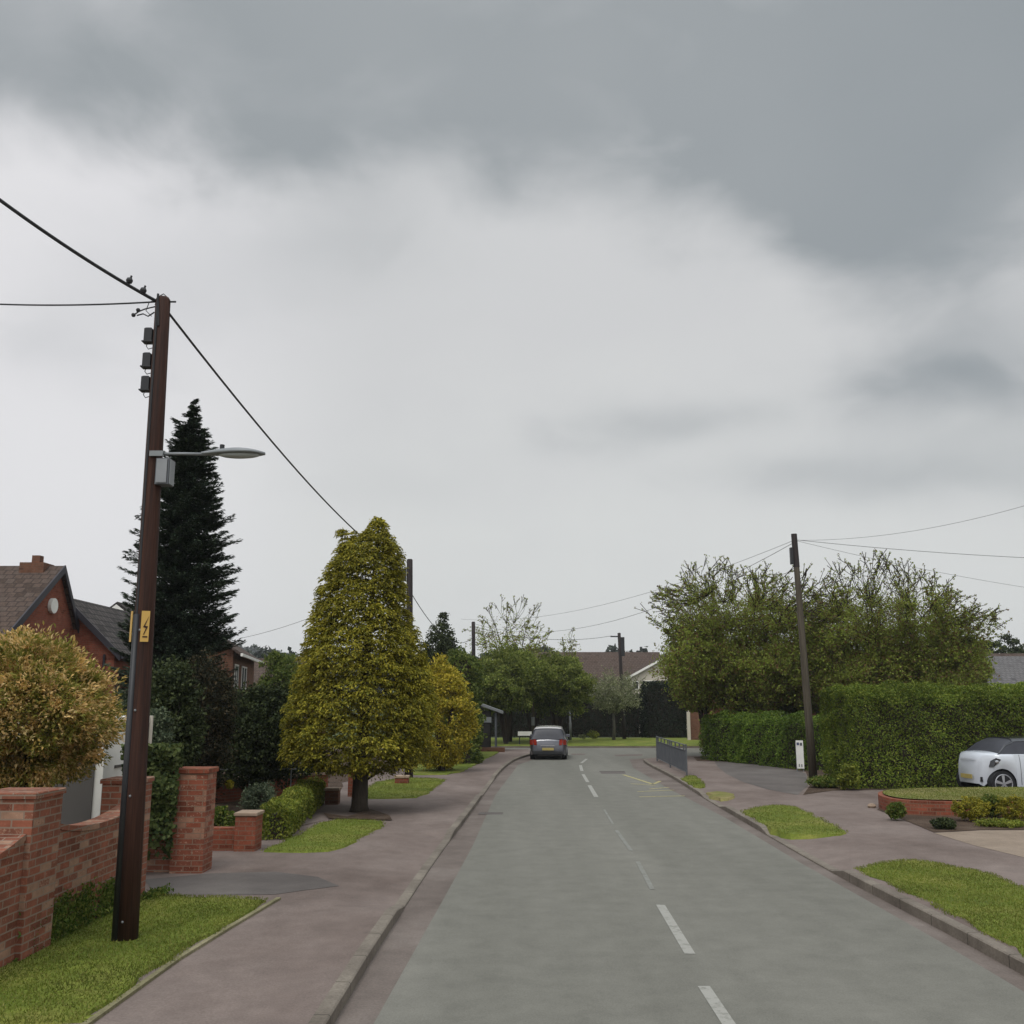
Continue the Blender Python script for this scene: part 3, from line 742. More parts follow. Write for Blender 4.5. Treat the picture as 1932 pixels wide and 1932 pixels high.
# cable guard strip down its left side
q0, q1 = on1(1770), on1(1160)
MB().tube([Vector(q0) + Vector((-.075, -.10, 0)), Vector(q1) + Vector((-.05, -.09, 0))], .034, 10).build('cable_guard', M['black'], p1, smooth=True)
MB().tube([Vector(q1) + Vector((-.05, -.09, 0)), Vector(on1(560)) + Vector((-.03, -.085, 0))], .014, 8).build('cable', M['cable'], p1)
mb = MB()
for py in (1735, 1500, 1340, 1190): MB().ball(on1(py) + Vector((-.0, -.115, 0)), .014, 8).build('clip', M['lampgrey'], p1)
# warning plates
for dx, w_ in ((-.112, .05), (.05, .085)):
    c = on1(1183) + Vector((dx, -.085 if dx > 0 else -.05, 0)); h_ = .165
    ang = math.atan2(dx, .1) * (1 if dx < 0 else .7)
    ca, sa = math.cos(ang), math.sin(ang)
    def P_(u, v, o=0): return (c[0] + u * ca + o * sa, c[1] + u * sa - o * ca - .02, c[2] + v)
    pl_ = MB().extr([P_(-w_ / 2, -h_), P_(w_ / 2, -h_), P_(w_ / 2, h_), P_(-w_ / 2, h_)], Vector((sa, -ca, 0)) * .004).build('warning_plate', M['tagyellow'], p1)
    if dx > 0:
        MB().extr([P_(.035, .11, .006), P_(-.02, -.01, .006), P_(.01, -.02, .006), P_(-.015, -.09, .006), P_(-.005, -.09, .006), P_(.03, .0, .006), P_(0, .005, .006)], Vector((sa, -ca, 0)) * .002).build('warning_mark', M['pole'], pl_)
        MB().extr([P_(-.02, -.12, .006), P_(.03, -.12, .006), P_(.03, -.105, .006), P_(-.02, -.105, .006)], Vector((sa, -ca, 0)) * .002).build('warning_mark', M['pole'], pl_)
# terminal boxes
for k_, py in enumerate((633, 680, 724)):
    c = on1(py) + Vector((-.125, -.0, 0))
    bx = MB().box(c[0] - .055, c[0] + .035, c[1] - .05, c[1] + .05, c[2] - .075, c[2] + .085, .015).build('junction_box', M['black'], p1)
    MB().box(c[0] - .075, c[0] + .045, c[1] - .055, c[1] + .055, c[2] - .09, c[2] - .077).build('lid', M['black'], bx)
    MB().tube([c + Vector((-.02, 0, -.085)), c + Vector((-.035, 0, -.13)), c + Vector((-.01, 0, -.165)), c + Vector((.04, 0, -.15))], .005, 6).build('cable', M['cable'], bx)
mb = MB(); T1 = on1(566)
mb.tube([T1 + Vector((-.09, 0, -.06)), T1 + Vector((-.06, 0, .04)), T1 + Vector((0, 0, .075)), T1 + Vector((.05, 0, .03))], .006, 6)
mb.tube([T1 + Vector((-.08, 0, -.08)), T1 + Vector((-.2, 0, -.11)), T1 + Vector((-.27, 0, -.14)), T1 + Vector((-.32, 0, -.18))], .008, 6)
mb.tube([T1 + Vector((-.29, 0, -.19)), T1 + Vector((-.22, 0, -.17)), T1 + Vector((-.16, 0, -.2)), T1 + Vector((-.09, 0, -.15))], .008, 6)
mb.tube([T1 + Vector((-.16, 0, -.03)), T1 + Vector((-.19, 0, -.13)), T1 + Vector((-.12, 0, -.2))], .005, 6)
mb.ball(T1 + Vector((-.28, 0, -.125)), .026, 8); mb.ball(T1 + Vector((-.33, 0, -.185)), .026, 8)
mb.tube([T1 + Vector((-.14, 0, -.022)), T1 + Vector((.15, 0, -.022))], .011, 6)
mb.build('pole_fittings', M['cable'], p1)
MB().tube([T1 + Vector((-.02, -.09, -.06)), T1 + Vector((.0, -.09, -.35))], .012, 6).build('earth_strap', M['cable'], p1)
# street lamp on the pole
lb = on1(860) + Vector((.08, 0, 0)); le = D(500, 858, PY)
lamp = thing('street_lamp', 'grey street lamp with a long flat head on an arm from the tall brown pole', 'street lamp', lb)
MB().tube([lb + Vector((-.05, -.09, 0)), lb + Vector((.28, -.05, .01)), D(392, 857, PY)], .017, 10).build('arm', M['lampgrey'], lamp, smooth=True)
MB().box(lb[0] - .09, lb[0] + .06, lb[1] - .12, lb[1] - .09, lb[2] - .03, lb[2] + .03).build('bracket', M['lampgrey'], lamp)
hx0 = D(380, 857, PY)[0]; hx1 = le[0]; hz = le[2]; mb = MB(); vs = []; ns = 16; nk = 12
for i in range(ns + 1):
    s = i / ns; x = hx0 + (hx1 - hx0) * s
    w_ = .02 + .115 * math.sin(min(1, s * 1.25 + .05) * PI / 2) * (1 - max(0, (s - .72) / .28) ** 2.2) ; hh = (.022 + .045 * math.sin(min(1, s * 1.6) * PI / 2)) * (1 - max(0, (s - .5) / .5) ** 2 * .75)
    for k in range(nk):
        t_ = PI * 2 * k / nk; c_, s_ = math.cos(t_), math.sin(t_)
        vs.append((x, PY + w_ * c_, hz + .012 + (hh * s_ if s_ > 0 else .016 * s_)))
fs = [(i * nk + k, (i + 1) * nk + k, (i + 1) * nk + (k + 1) % nk, i * nk + (k + 1) % nk) for i in range(ns) for k in range(nk)] + [tuple(range(nk)), tuple(ns * nk + k for k in range(nk))[::-1]]
mb.add(vs, fs).build('lamp_head', M['lampgrey'], lamp, smooth=True)
mb = MB(); cxl = hx0 + (hx1 - hx0) * .6; mb.ball((cxl, PY, hz - .0), .1, 16, 2.4, .85, .42); mb.build('lens', M['lens'], lamp, smooth=True)
MB().cyl((hx0 + (hx1 - hx0) * .32, PY, hz + .09), (0, 0, 1), .027, .05, 12).build('photocell', M['black'], lamp)
cb = on1(890) + Vector((.14, -.02, 0))
bxo = thing('control_box', 'grey metal control box fixed to the pole under the lamp arm', 'box', cb)
MB().box(cb[0] - .075, cb[0] + .075, cb[1] - .09, cb[1] + .07, cb[2] - .165, cb[2] + .135, .01).build('casing', M['railgrey'], bxo)
MB().box(cb[0] - .06, cb[0] + .055, cb[1] - .105, cb[1] - .093, cb[2] - .15, cb[2] + .12).build('door', M['metal'], bxo)
MB().box(cb[0] + .078, cb[0] + .088, cb[1] - .08, cb[1] + .06, cb[2] - .16, cb[2] + .12).build('side_panel', M['lampgrey'], bxo)

def polething(name, label, px_b, py_b, px_t, py_t, Y, r0, r1, mat='pole', z0=.1):
    b = D(px_b, py_b, Y); b = (b[0], Y, z0); e = tuple(D(px_t, py_t, Y))
    return leanpole(name, label, b, e, r0, r1, mat) + (Vector(e),)
p2, f2, t2 = polething('telegraph_pole', 'dark telegraph pole rising behind the golden cypress', 772, 1440, 773, 1055, 33, .14, .10, 'pole_far')
mb = MB(); mb.box(t2[0] - .42, t2[0] - .1, 32.92, 33.0, t2[2] - .5, t2[2] - .32); mb.box(t2[0] - .3, t2[0] - .1, 32.9, 33.0, t2[2] - .75, t2[2] - .5); mb.build('junction_box', M['black'], p2)
p3b = (*G(1535, 1472), .1); p3t = tuple(D(1498, 1008, p3b[1]))
p3, f3 = leanpole('telegraph_pole', 'weathered grey telegraph pole leaning in front of the tall clipped hedge', p3b, p3t, .135, .085, 'pole_grey')
t3 = Vector(p3t)
MB().tube([f3(.86), f3(1.0) + Vector((0, 0, .01))], [.102, .094], 14).build('dark_top', M['pole_far'], p3)
MB().box(t3[0] - .16, t3[0] - .08, t3[1] - .08, t3[1] + .08, t3[2] - 1.0, t3[2] - .45).build('junction_box', M['black'], p3)
p4, f4, t4 = polething('telegraph_pole', 'thin far telegraph pole before the brown roofs and dark hedge', 1178, 1392, 1168, 1194, 68, .13, .11, 'pole_far')
MB().box(t4[0] + .1, t4[0] + .35, 67.9, 68.1, t4[2] - 1.6, t4[2] - .3).build('junction_box', M['black'], p4)
MB().tube([t4 + Vector((-.6, 0, -.25)), t4 + Vector((.1, 0, -.25))], .05, 6).build('bracket', M['cable'], p4)
p5, f5, t5 = polething('telegraph_pole', 'short far pole top standing among the left roadside trees', 895, 1400, 893, 1173, 60, .13, .11, 'pole_far')
# cables
def cable(label, a, b, sag, r, name='overhead_cable', grp='overhead cables'):
    a = Vector(a); b = Vector(b); pts = []
    for i in range(25):
        s = i / 24; p = a.lerp(b, s); p.z -= sag * 4 * s * (1 - s); pts.append(p)
    o = MB().tube(pts, r, 6).build(name, M['cable' if r > .0095 else 'cable_far']); setp(o, label, 'cable', grp); return o
c1 = cable('thick overhead cable running up to the top left corner from the tall brown pole', T1 + Vector((-.05, 0, -.03)), D(-260, 170, 8.2), .12, .019)
mb = MB()
for s in (.04, .075):
    mb = MB(); p = (T1 + Vector((-.05, 0, -.03))).lerp(D(-260, 170, 8.2), s * 1.6); mb.ball(p + Vector((0, 0, .01)), .04, 8)
    mb.tube([p, p + Vector((0.02, 0, .07))], .012, 5); mb.build('cable_clamp', M['cable'], c1)
cable('thin overhead cable leaving the tall brown pole to the left edge', T1 + Vector((-.05, 0, -.02)), D(-300, 545, 12.5), .12, .010)
cable('overhead cable sloping from the tall brown pole to the pole behind the cypress', on1(592) + Vector((.08, 0, 0)), t2 + Vector((0, 0, -.35)), .45, .015)
cable('overhead cable dropping beyond the cypress pole into the trees', t2 + Vector((.1, 0, -1.2)), t5 + Vector((0, 0, -.9)), .9, .014)
cable('faint overhead cable over the far rooftops to the left of the cypress', t2 + Vector((-.2, 0, -.6)), D(450, 1205, 48), .25, .009)
cable('upper of two overhead cables left of the grey leaning pole', t3 + Vector((0, 0, -.2)), D(870, 1168, 62), .9, .007)
cable('lower of two overhead cables left of the grey leaning pole', t3 + Vector((0, 0, -.27)), t5 + Vector((0, 0, -.1)), 1.5, .009)
cable('overhead cable climbing to the right edge from the grey leaning pole', t3 + Vector((0, 0, -.2)), D(2150, 880, 24), .5, .006)
cable('middle overhead cable running right from the grey leaning pole', t3 + Vector((0, 0, -.18)), D(2150, 1060, 30), .12, .009)
cable('lowest faint overhead cable running right from the grey leaning pole', t3 + Vector((0, 0, -.2)), D(2150, 1135, 40), .25, .006)
cable('hair-thin overhead cable reaching the far pole by the brown roofs', t4 + Vector((-.5, 0, -.2)), t5 + Vector((.1, 0, -.3)), .5, .014)

# far lamp post, sign post, street name plate
lp = D(1076, 1395, 66); lz = D(1073, 1303, 66)
fl = thing('street_lamp', 'slim grey far street lamp with a short arm standing right of the grey hatchback', 'street lamp', (lp[0], 66, .1))
MB().tube([(lp[0], 66, .1), (lp[0], 66, 1.2), (lp[0], 66, 1.25), (lz[0], 66, lz[2])], [.10, .10, .075, .05], 10).build('column', M['metal'], fl, smooth=True)
MB().tube([(lz[0], 66, lz[2] - .05), (lz[0] - .6, 66, lz[2])], .035, 8).build('arm', M['metal'], fl)
MB().box(lz[0] - .95, lz[0] - .5, 65.9, 66.1, lz[2] - .06, lz[2] + .04, .02).build('lamp_head', M['lampgrey'], fl)
sp = D(1006, 1395, 61); 
sg = thing('sign_post', 'grey post with a pale band left of the grey hatchback', 'post', (sp[0], 61, .1))
MB().tube([(sp[0], 61, .1), (sp[0] - .03, 61, 4.0)], .09, 10).build('shaft', M['pole_grey'], sg, smooth=True)
MB().tube([(sp[0] - .01, 61, 1.15), (sp[0] - .01, 61, 1.65)], .105, 10).build('band', M['lampgrey'], sg)
n0 = D(977, 1380, 59); n1 = D(1003, 1388, 59)
ns_ = thing('street_name_sign', 'long low white street name plate on the far verge, left of the grey hatchback', 'sign', ((n0[0] + n1[0]) / 2, 59, .1))
MB().box(n0[0], n1[0], 59, 59.03, n1[2], n0[2]).build('plate', M['white'], ns_)
for x in (n0[0] + .1, n1[0] - .1): MB().box(x - .03, x + .03, 59.033, 59.09, .1, n0[2] - .02).build('post', M['black'], ns_)
# bus shelter
sx = D(905, 1400, 51)[0]; sx1 = D(936, 1400, 51)[0]
zt_ = D(930, 1342, 51).z; sh = thing('bus_shelter', 'small dark timber bus shelter with a pale sloping roof edge under the trees', 'bus shelter', (sx, 51.5, .1))
MB().box(sx, sx + .06, 50.4, 53, .1, zt_ + .1).build('back_panel', M['shelter'], sh)
MB().box(sx + .063, sx1 - .3, 50.4, 50.46, .1, zt_).build('side_panel', M['shelter'], sh)
MB().box(sx + .063, sx1 - .3, 52.9, 52.96, .1, zt_).build('side_panel', M['shelter'], sh)
for y in (50.45, 52.9): MB().box(sx1 - .06, sx1 + .02, y - .04, y + .04, .1, zt_ - .1).build('post', M['railgrey'], sh)
MB().extr([(sx - .15, 50.2, zt_ + .35), (sx1 + .35, 50.2, zt_ - .12), (sx1 + .35, 50.2, zt_ + .0), (sx - .15, 50.2, zt_ + .47)], (0, 3, 0)).build('roof', M['metal'], sh)
MB().box(sx + .2, sx + .6, 50.36, 50.39, zt_ - .55, zt_ - .28).build('timetable', M['lampgrey'], sh)
MB().prism([(sx - .3, 50.0), (sx1 + .45, 50.0), (sx1 + .45, 50.15), (sx - .3, 50.15)], .1, .32).build('plinth', M['brick_brown'], sh)
# white board by the hedge
bx_, by_ = G(1511, 1456)
bd = thing('sign_board', 'narrow upright white board with dark marks by the grey telegraph pole', 'sign', (bx_, by_, .1))
u = by_ / F
zb0, zb1 = D(1511, 1450, by_).z, D(1511, 1397, by_).z
MB().box(bx_ - 6.5 * u, bx_ + 6.5 * u, by_ - .02, by_ + .02, zb0, zb1, .0).build('board', M['white'], bd)
MB().box(bx_ - 5.5 * u, bx_ - 1 * u, by_ - .03, by_ - .023, zb1 - .16, zb1 - .07).build('mark', M['bluegrey'], bd)
MB().box(bx_ + .5 * u, bx_ + 4.5 * u, by_ - .03, by_ - .023, zb1 - .18, zb1 - .08).build('mark', M['railgrey'], bd)
MB().box(bx_ - 3.4 * u, bx_ - 1.8 * u, by_ - .03, by_ - .023, zb0 + .06, zb0 + .16).build('mark', M['railgrey'], bd)
MB().box(bx_ + 1.2 * u, bx_ + 3 * u, by_ - .03, by_ - .023, zb0 + .06, zb0 + .15).build('mark', M['railgrey'], bd)
for s in (-1, 1): MB().box(bx_ + s * 5.6 * u - .02, bx_ + s * 5.6 * u + .02, by_ + .023, by_ + .06, .1, zb1 - .05).build('leg', M['lampgrey'], bd)
# pedestrian guard rail at the corner
ra = Vector((*G(1240, 1436), .1)); rb = Vector((*G(1296, 1464), .1))
gr = thing('guard_rail', 'grey pedestrian guard rail at the road corner by the low hedge', 'railing', ra)
dv = (rb - ra); ln_ = dv.length; hz1, hz0 = 1.05, .12
def rp(s, z): return ra + dv * s + Vector((0, 0, z))
MB().tube([rp(0, 1.0), rp(1, 1.0)], .022, 8).build('top_rail', M['railgrey'], gr)
MB().tube([rp(0, .82), rp(1, .82)], .018, 8).build('middle_rail', M['railgrey'], gr)
MB().tube([rp(0, .12), rp(1, .12)], .018, 8).build('bottom_rail', M['railgrey'], gr)
for s in (0, .5, 1): MB().tube([rp(s, -.02), rp(s, 1.03)], .03, 8).build('post', M['railgrey'], gr)
mb = MB(); nb = int(ln_ / .11)
for i in range(nb):
    s = (i + .5) / nb; mb.tube([rp(s, .12), rp(s, .82)], .012, 5)
mb.build('bars', M['railgrey'], gr)
mb = MB()
for i in range(8): s = (i + .5) / 8; MB().tube([rp(s, .82), rp(s, 1.0)], .028, 5).build('picket', M['railgrey'], gr)
# litter bin / stone by kerb wall
st = thing('stone', 'small pale stone lying at the foot of the curved wall', 'stone', (*G(1645, 1524), .1))
g_ = G(1645, 1524); MB().ball((g_[0], g_[1], .14), .09, 8, 1.2, 1, .7).build('rock', M['stone'], st)

# ------------------------------------------------------------------ houses
def gable(mbw, mbr, L_, W_, he, hr_, ov=.3, x0=0, y0=0, th=.12, axis='x'):
    """gabled block: ridge along local x (or y); returns wall, roof mesh builders filled"""
    def T(x, y, z): return (x0 + x, y0 + y, z) if axis == 'x' else (x0 + y, y0 + x, z)
    k = [T(0, 0, 0), T(L_, 0, 0), T(L_, W_, 0), T(0, W_, 0), T(0, 0, he), T(L_, 0, he), T(L_, W_, he), T(0, W_, he), T(0, W_ / 2, hr_), T(L_, W_ / 2, hr_)]
    f = [(0, 1, 5, 4), (2, 3, 7, 6), (1, 2, 6, 9, 5), (3, 0, 4, 8, 7)]
    if axis != 'x': f = [q[::-1] for q in f]
    mbw.add(k, f)
    sl = (hr_ - he) / (W_ / 2)
    for s in (0, 1):
        a = -ov if s == 0 else W_ + ov; za = he - sl * ov
        lo = [T(-ov, a, za + .02), T(L_ + ov, a, za + .02), T(L_ + ov, W_ / 2, hr_ + .02), T(-ov, W_ / 2, hr_ + .02)]
        mbr.extr(lo, (0, 0, th))
def window(mbp, name, parent, x0, x1, y, z0, z1, mull=1, axis='x'):
    """window on a local wall facing -y"""
    fr = MB()
    fr.box(x0, x1, y - .04, y - .003, z0, z0 + .06); fr.box(x0, x1, y - .04, y - .003, z1 - .06, z1)
    n_ = mull + 1
    for i in range(n_ + 1):
        x = x0 + (x1 - x0 - .06) * i / n_; fr.box(x, x + .06, y - .037, y - .003, z0 + .062, z1 - .062)
    f_ = fr.build('window', M['white'], parent, local=True)
    MB().box(x0 + .03, x1 - .03, y - .02, y - .005, z0 + .03, z1 - .03).build('pane', M['glass'], f_, local=True)
# near left house
HX, HY = -15.8, 34.0
H1 = thing('brick_house', 'red brick house with brown roof, ridge chimney and tile-hung wing behind the amber shrub', 'house', (HX, HY, 0))
az_ = 7.05
mb = MB(); sec = [(30.4, 0), (36.3, 0), (36.3, 4.0), (34.0, az_), (30.4, 4.35)]
mb.extr([(HX, y, z) for y, z in sec], (-11, 0, 0)); mb.build('wall', M['brick_house'], H1)
rb_ = MB()
rb_.extr([(HX + .15, 29.9, 3.98 + .02), (HX + .15, 34, az_ + .02), (HX - 11.2, 34, az_ + .02), (HX - 11.2, 29.9, 3.98 + .02)], (0, 0, .13))
rb_.extr([(HX + .15, 36.6, 3.62 + .02), (HX + .15, 34, az_ + .02), (HX - 11.2, 34, az_ + .02), (HX - 11.2, 36.6, 3.62 + .02)], (0, 0, .13))
rf = rb_.build('roof', M['tile_brown'], H1)
bb = MB()
bb.extr([(HX + .16, 29.9, 3.86), (HX + .16, 34, az_ - .10), (HX + .16, 34, az_ + .17), (HX + .16, 29.9, 4.16)], (.05, 0, 0))
bb.extr([(HX + .16, 36.6, 3.50), (HX + .16, 34, az_ - .10), (HX + .16, 34, az_ + .17), (HX + .16, 36.6, 3.78)], (.05, 0, 0))
bb.build('bargeboard', M['fascia'], rf)
cx_ = D(70, 1070, 34)[0]
ch = MB().box(cx_ - .42, cx_ + .42, 33.6, 34.4, az_ - .5, az_ + .22, .0).build('chimney', M['brick_brown'], rf)
MB().box(cx_ - .14, cx_ + .14, 33.86, 34.14, az_ + .223, az_ + .5).build('chimney_pot', M['brick_brown'], ch)
dp = WX(100, 1143, HX + .07)
MB().cyl(tuple(dp), (1, 0, 0), .26, .12, 16).build('satellite_dish', M['white'], H1)
# wing with its ridge running away from us
x0_, x1_, xr_ = -18.0, -14.25, -16.1
MB().extr([(x0_, 35.5, 0), (x1_, 35.5, 0), (x1_, 35.5, 4.36), (xr_, 35.5, 6.12), (x0_, 35.5, 4.3)], (0, 6.5, 0)).build('wing_wall', M['brick_house'], H1)
wr_ = MB()
wr_.extr([(x1_ + .3, 35.3, 4.1), (xr_, 35.3, 6.14), (xr_, 42.2, 6.14), (x1_ + .3, 42.2, 4.1)], (0, 0, .12))
wr_.extr([(x0_ - .3, 35.3, 4.05), (xr_, 35.3, 6.14), (xr_, 42.2, 6.14), (x0_ - .3, 42.2, 4.05)], (0, 0, .12))
wr2 = wr_.build('wing_roof', M['tile_dark'], H1)
MB().extr([(x1_ + .3, 35.28, 3.96), (xr_, 35.28, 6.0), (xr_, 35.28, 6.27), (x1_ + .3, 35.28, 4.23)], (0, -.05, 0)).build('bargeboard', M['fascia'], wr2)
MB().tube([(x1_ + .36, 35.3, 4.1), (x1_ + .36, 42.2, 4.1)], .08, 8).build('gutter', M['fascia'], wr2)
MB().tube([(x1_ - .35, 35.44, 4.2), (x1_ - .35, 35.44, 0)], .045, 8).build('downpipe', M['fascia'], H1)
# small white trimmed gable rising behind the wing
gx_ = D(226, 1138, 43.5); zt_ = gx_[2]
MB().extr([(gx_[0] - 1.2, 43.5, 0), (gx_[0] + 1.2, 43.5, 0), (gx_[0] + 1.2, 43.5, zt_ - 1.0), (gx_[0], 43.5, zt_ - .1), (gx_[0] - 1.2, 43.5, zt_ - 1.0)], (0, 5, 0)).build('rear_gable', M['brick_brown'], H1)
wr_ = MB()
for s in (-1, 1): wr_.extr([(gx_[0] + s * 1.45, 43.2, zt_ - 1.2), (gx_[0], 43.2, zt_ - .08), (gx_[0], 48.7, zt_ - .08), (gx_[0] + s * 1.45, 48.7, zt_ - 1.2)], (0, 0, .12))
wr3 = wr_.build('rear_roof', M['tile_dark'], H1)
for s in (-1, 1): MB().extr([(gx_[0] + s * 1.42, 43.17, zt_ - 1.40), (gx_[0] + s * .0, 43.17, zt_ - .3), (gx_[0], 43.17, zt_ - .09), (gx_[0] + s * 1.42, 43.17, zt_ - 1.19)], (0, -.05, 0)).build('bargeboard', M['white'], wr3)
# white garage beyond the wall
gxl = WX(193, 1500, -5.95); ga = thing('garage', 'white flat roofed garage with shade-grey door and pale downpipe behind the brick wall', 'garage', (-7, 15, .1))
gx = -5.95; gy0 = WX(191, 1500, gx)[1]; gy1 = WX(279, 1400, gx)[1]; gz = WX(235, 1352, gx).z
wm = MB(); wm.box(gx - 3.0, gx, gy0, gy1 + .0, .1, gz - .12); wm.build('wall', M['white'], ga)
MB().box(gx - 3.05, gx + .04, gy0 - .04, gy1 + .04, gz - .117, gz).build('roof', M['white'], ga)
gd = MB(); gd.box(gx - 2.75, gx - .12, gy0 - .03, gy0 - .003, .1, gz - .35)
gdo = gd.build('door', M['shade_grey'], ga)
MB().box(gx - .95, gx - .7, gy0 - .06, gy0 - .033, .95, 1.0).build('handle', M['black'], gdo)
MB().box(gx + .003, gx + .02, gy0 + .4, gy1 - .3, gz - .75, gz - .71).build('rail', M['shade_grey'], ga)
MB().tube([(gx + .05, gy1 - .06, gz), (gx + .05, gy1 - .06, .1)], .035, 8).build('downpipe', M['render'], ga)
# house behind spruce
H3 = thing('brick_house', 'brown brick house with two white windows seen behind the dark spruce', 'house', (-10.8, 36, 0), math.radians(98.4))
w = MB(); r_ = MB(); gable(w, r_, 8, 4.4, 4.6, 5.95, .3, 5, 0)
w.build('wall', M['brick_brown'], H3, local=True); r3 = r_.build('roof', M['tile_brown'], H3, local=True)
MB().box(4.7, 13.3, -.42, -.33, 4.38, 4.5).build('gutter', M['white'], r3, local=True)
window(None, 'w', H3, 5.6, 6.8, 0, 3.1, 4.1); window(None, 'w', H3, 8.0, 9.8, 0, 3.1, 4.1)
H3b = thing('brick_house', 'dull brown house with a plain roof between the spruce house and the cypress', 'house', (D(500, 1300, 66)[0], 66, 0), math.radians(-20))
w = MB(); r_ = MB(); gable(w, r_, 4, 5, 3.4, 5.4, .3, -2.2, 0)
w.build('wall', M['brick_brown'], H3b, local=True); r_.build('roof', M['tile_brown'], H3b, local=True)
# far cream gabled house
ap = D(1253, 1240, 84)
H4 = thing('rendered_house', 'cream rendered house with front gable and long brown roof beyond the dark hedge', 'house', (ap[0], 84, 0))
w = MB(); r_ = MB()
gable(w, r_, 6.0, 6.0, 4.55, ap[2] - .15, .25, -3.0, 0, axis='y')
gable(w, r_, 14, 7, 4.2, ap[2] + .25, .3, -10, 3.3)
w.build('wall', M['render'], H4, local=True); r4 = r_.build('roof', M['tile_brown'], H4, local=True)
bb = MB(); hh = ap[2] - .15
for s in (-1, 1): bb.extr([(s * 3.3, -.26, 4.38), (0, -.26, hh), (0, -.26, hh + .2), (s * 3.3, -.26, 4.58)], (0, -.06, 0))
bb.build('bargeboard', M['white'], r4, local=True)
window(None, 'w', H4, -2.0, -.5, 0, 3.45, 4.35, 1); window(None, 'w', H4, -2.75, -2.2, 0, 3.6, 4.3, 0); window(None, 'w', H4, .2, 1.8, 0, 1.2, 2.4, 2)
H5 = thing('brown_roofed_house', 'far house with long plain brown roof behind the green roadside trees', 'house', (D(1120, 1300, 100)[0], 100, 0))
w = MB(); r_ = MB(); gable(w, r_, 16, 8, 5.3, 7.6, .3, -9, 0)
w.build('wall', M['render'], H5, local=True); r_.build('roof', M['tile_brown'], H5, local=True)
window(None, 'w', H5, 1, 2.4, 0, 3.4, 4.6); window(None, 'w', H5, 4, 5.4, 0, 3.4, 4.6)
for (px, Y, L_, he, hr_, mt, lab, rz_) in [(1905, 60, 9, 3.3, 5.3, 'tile_grey', 'house with pale grey roof at the right edge beyond the cherry trees', 6), (1872, 75, 9, 3.7, 6.2, 'tile_brown', 'brown roofed house beyond the cherry trees left of the grey roof', -4)]:
    H = thing('rendered_house', lab, 'house', (D(px, 1300, Y)[0], Y, 0), math.radians(rz_))
    w = MB(); r_ = MB(); gable(w, r_, L_, 7, he, hr_, .3, -1.5 if px > 1900 else -3, 0)
    w.build('wall', M['brick_brown'], H, local=True); r_.build('roof', M[mt], H, local=True); window(None, 'w', H, 1, 2.4, 0, 1.2, 2.3)
H6 = thing('bungalow', 'red brick bungalow with white windows hidden behind the cherry trees and low hedge', 'bungalow', (D(1440, 1330, 52)[0], 52, 0), math.radians(4))
w = MB(); r_ = MB(); gable(w, r_, 11, 7, 2.5, 4.6, .3, -1.5, 0)
w.build('wall', M['brick_red'], H6, local=True); r_.build('roof', M['tile_brown'], H6, local=True)
window(None, 'w', H6, .9, 1.9, 0, 1.3, 2.3); window(None, 'w', H6, 4.4, 5.6, 0, 1.0, 2.2)
gq = G(1302, 1400, 0); 
gt = thing('gate_post', 'pale square gate post against brickwork between the dark hedge and the low hedge', 'post', (D(1300, 1390, 66)[0], 66, .1))
MB().box(gt.location[0] - .1, gt.location[0] + .1, 65.9, 66.1, .1, 1.9).build('shaft', M['render'], gt)
MB().box(gt.location[0] + .12, gt.location[0] + 2.6, 66.2, 66.45, .1, 2.1).build('brickwork', M['brick_brown'], gt)

# ------------------------------------------------------------------ hills and far wood
hm = MB(); pts = []; nx = 90
for j, (Y, k) in enumerate(((420, 0), (560, .55), (700, 1.0), (900, .8))):
    for i in range(nx):
        X = -700 + 1400 * i / (nx - 1)
        px = 966 + X / Y * F
        crest = 11 * math.exp(-((X + 205) / 42) ** 2) + 25 + 3 * math.sin(X * .021) + 1.5 * math.sin(X * .07)
        pts.append((X, Y, k * crest))
fs = [(j * nx + i, j * nx + i + 1, (j + 1) * nx + i + 1, (j + 1) * nx + i) for j in range(3) for i in range(nx - 1)]
struct('hills', hm.add(pts, fs), M['field'], True)
# tree canopy on the hills
n = 26000
X = RS.uniform(-420, 420, n); Y = RS.uniform(600, 720, n)
crest = 11 * np.exp(-((X + 205) / 42) ** 2) + 25 + 3 * np.sin(X * .021) + 1.5 * np.sin(X * .07)
kk = np.interp(Y, [420, 560, 700, 900], [0, .55, 1, .8])
Zc = kk * crest + 5 * RS.random(n) + 3 * np.sin(X * .35) * np.cos(Y * .3)
wd = leaves('hill_wood', np.stack([X, Y, Zc], 1), 4.5, L['wood'], None, None, unit(rnd(n) + np.array([0, -.5, 1])), .8)
wd['kind'] = 'stuff'
n = 16000
X = RS.uniform(-70, 110, n); Y = RS.uniform(225, 245, n)
top = 13.5 + 1.2 * np.sin(X * .3) + .9 * np.sin(X * .83 + 1) + .6 * np.sin(X * 1.9)
wd = leaves('far_wood', np.stack([X, Y, RS.random(n) ** .6 * top], 1), 1.5, L['wood'], None, None, unit(rnd(n) + np.array([0, -.5, 1])), .8)
wd['kind'] = 'stuff'

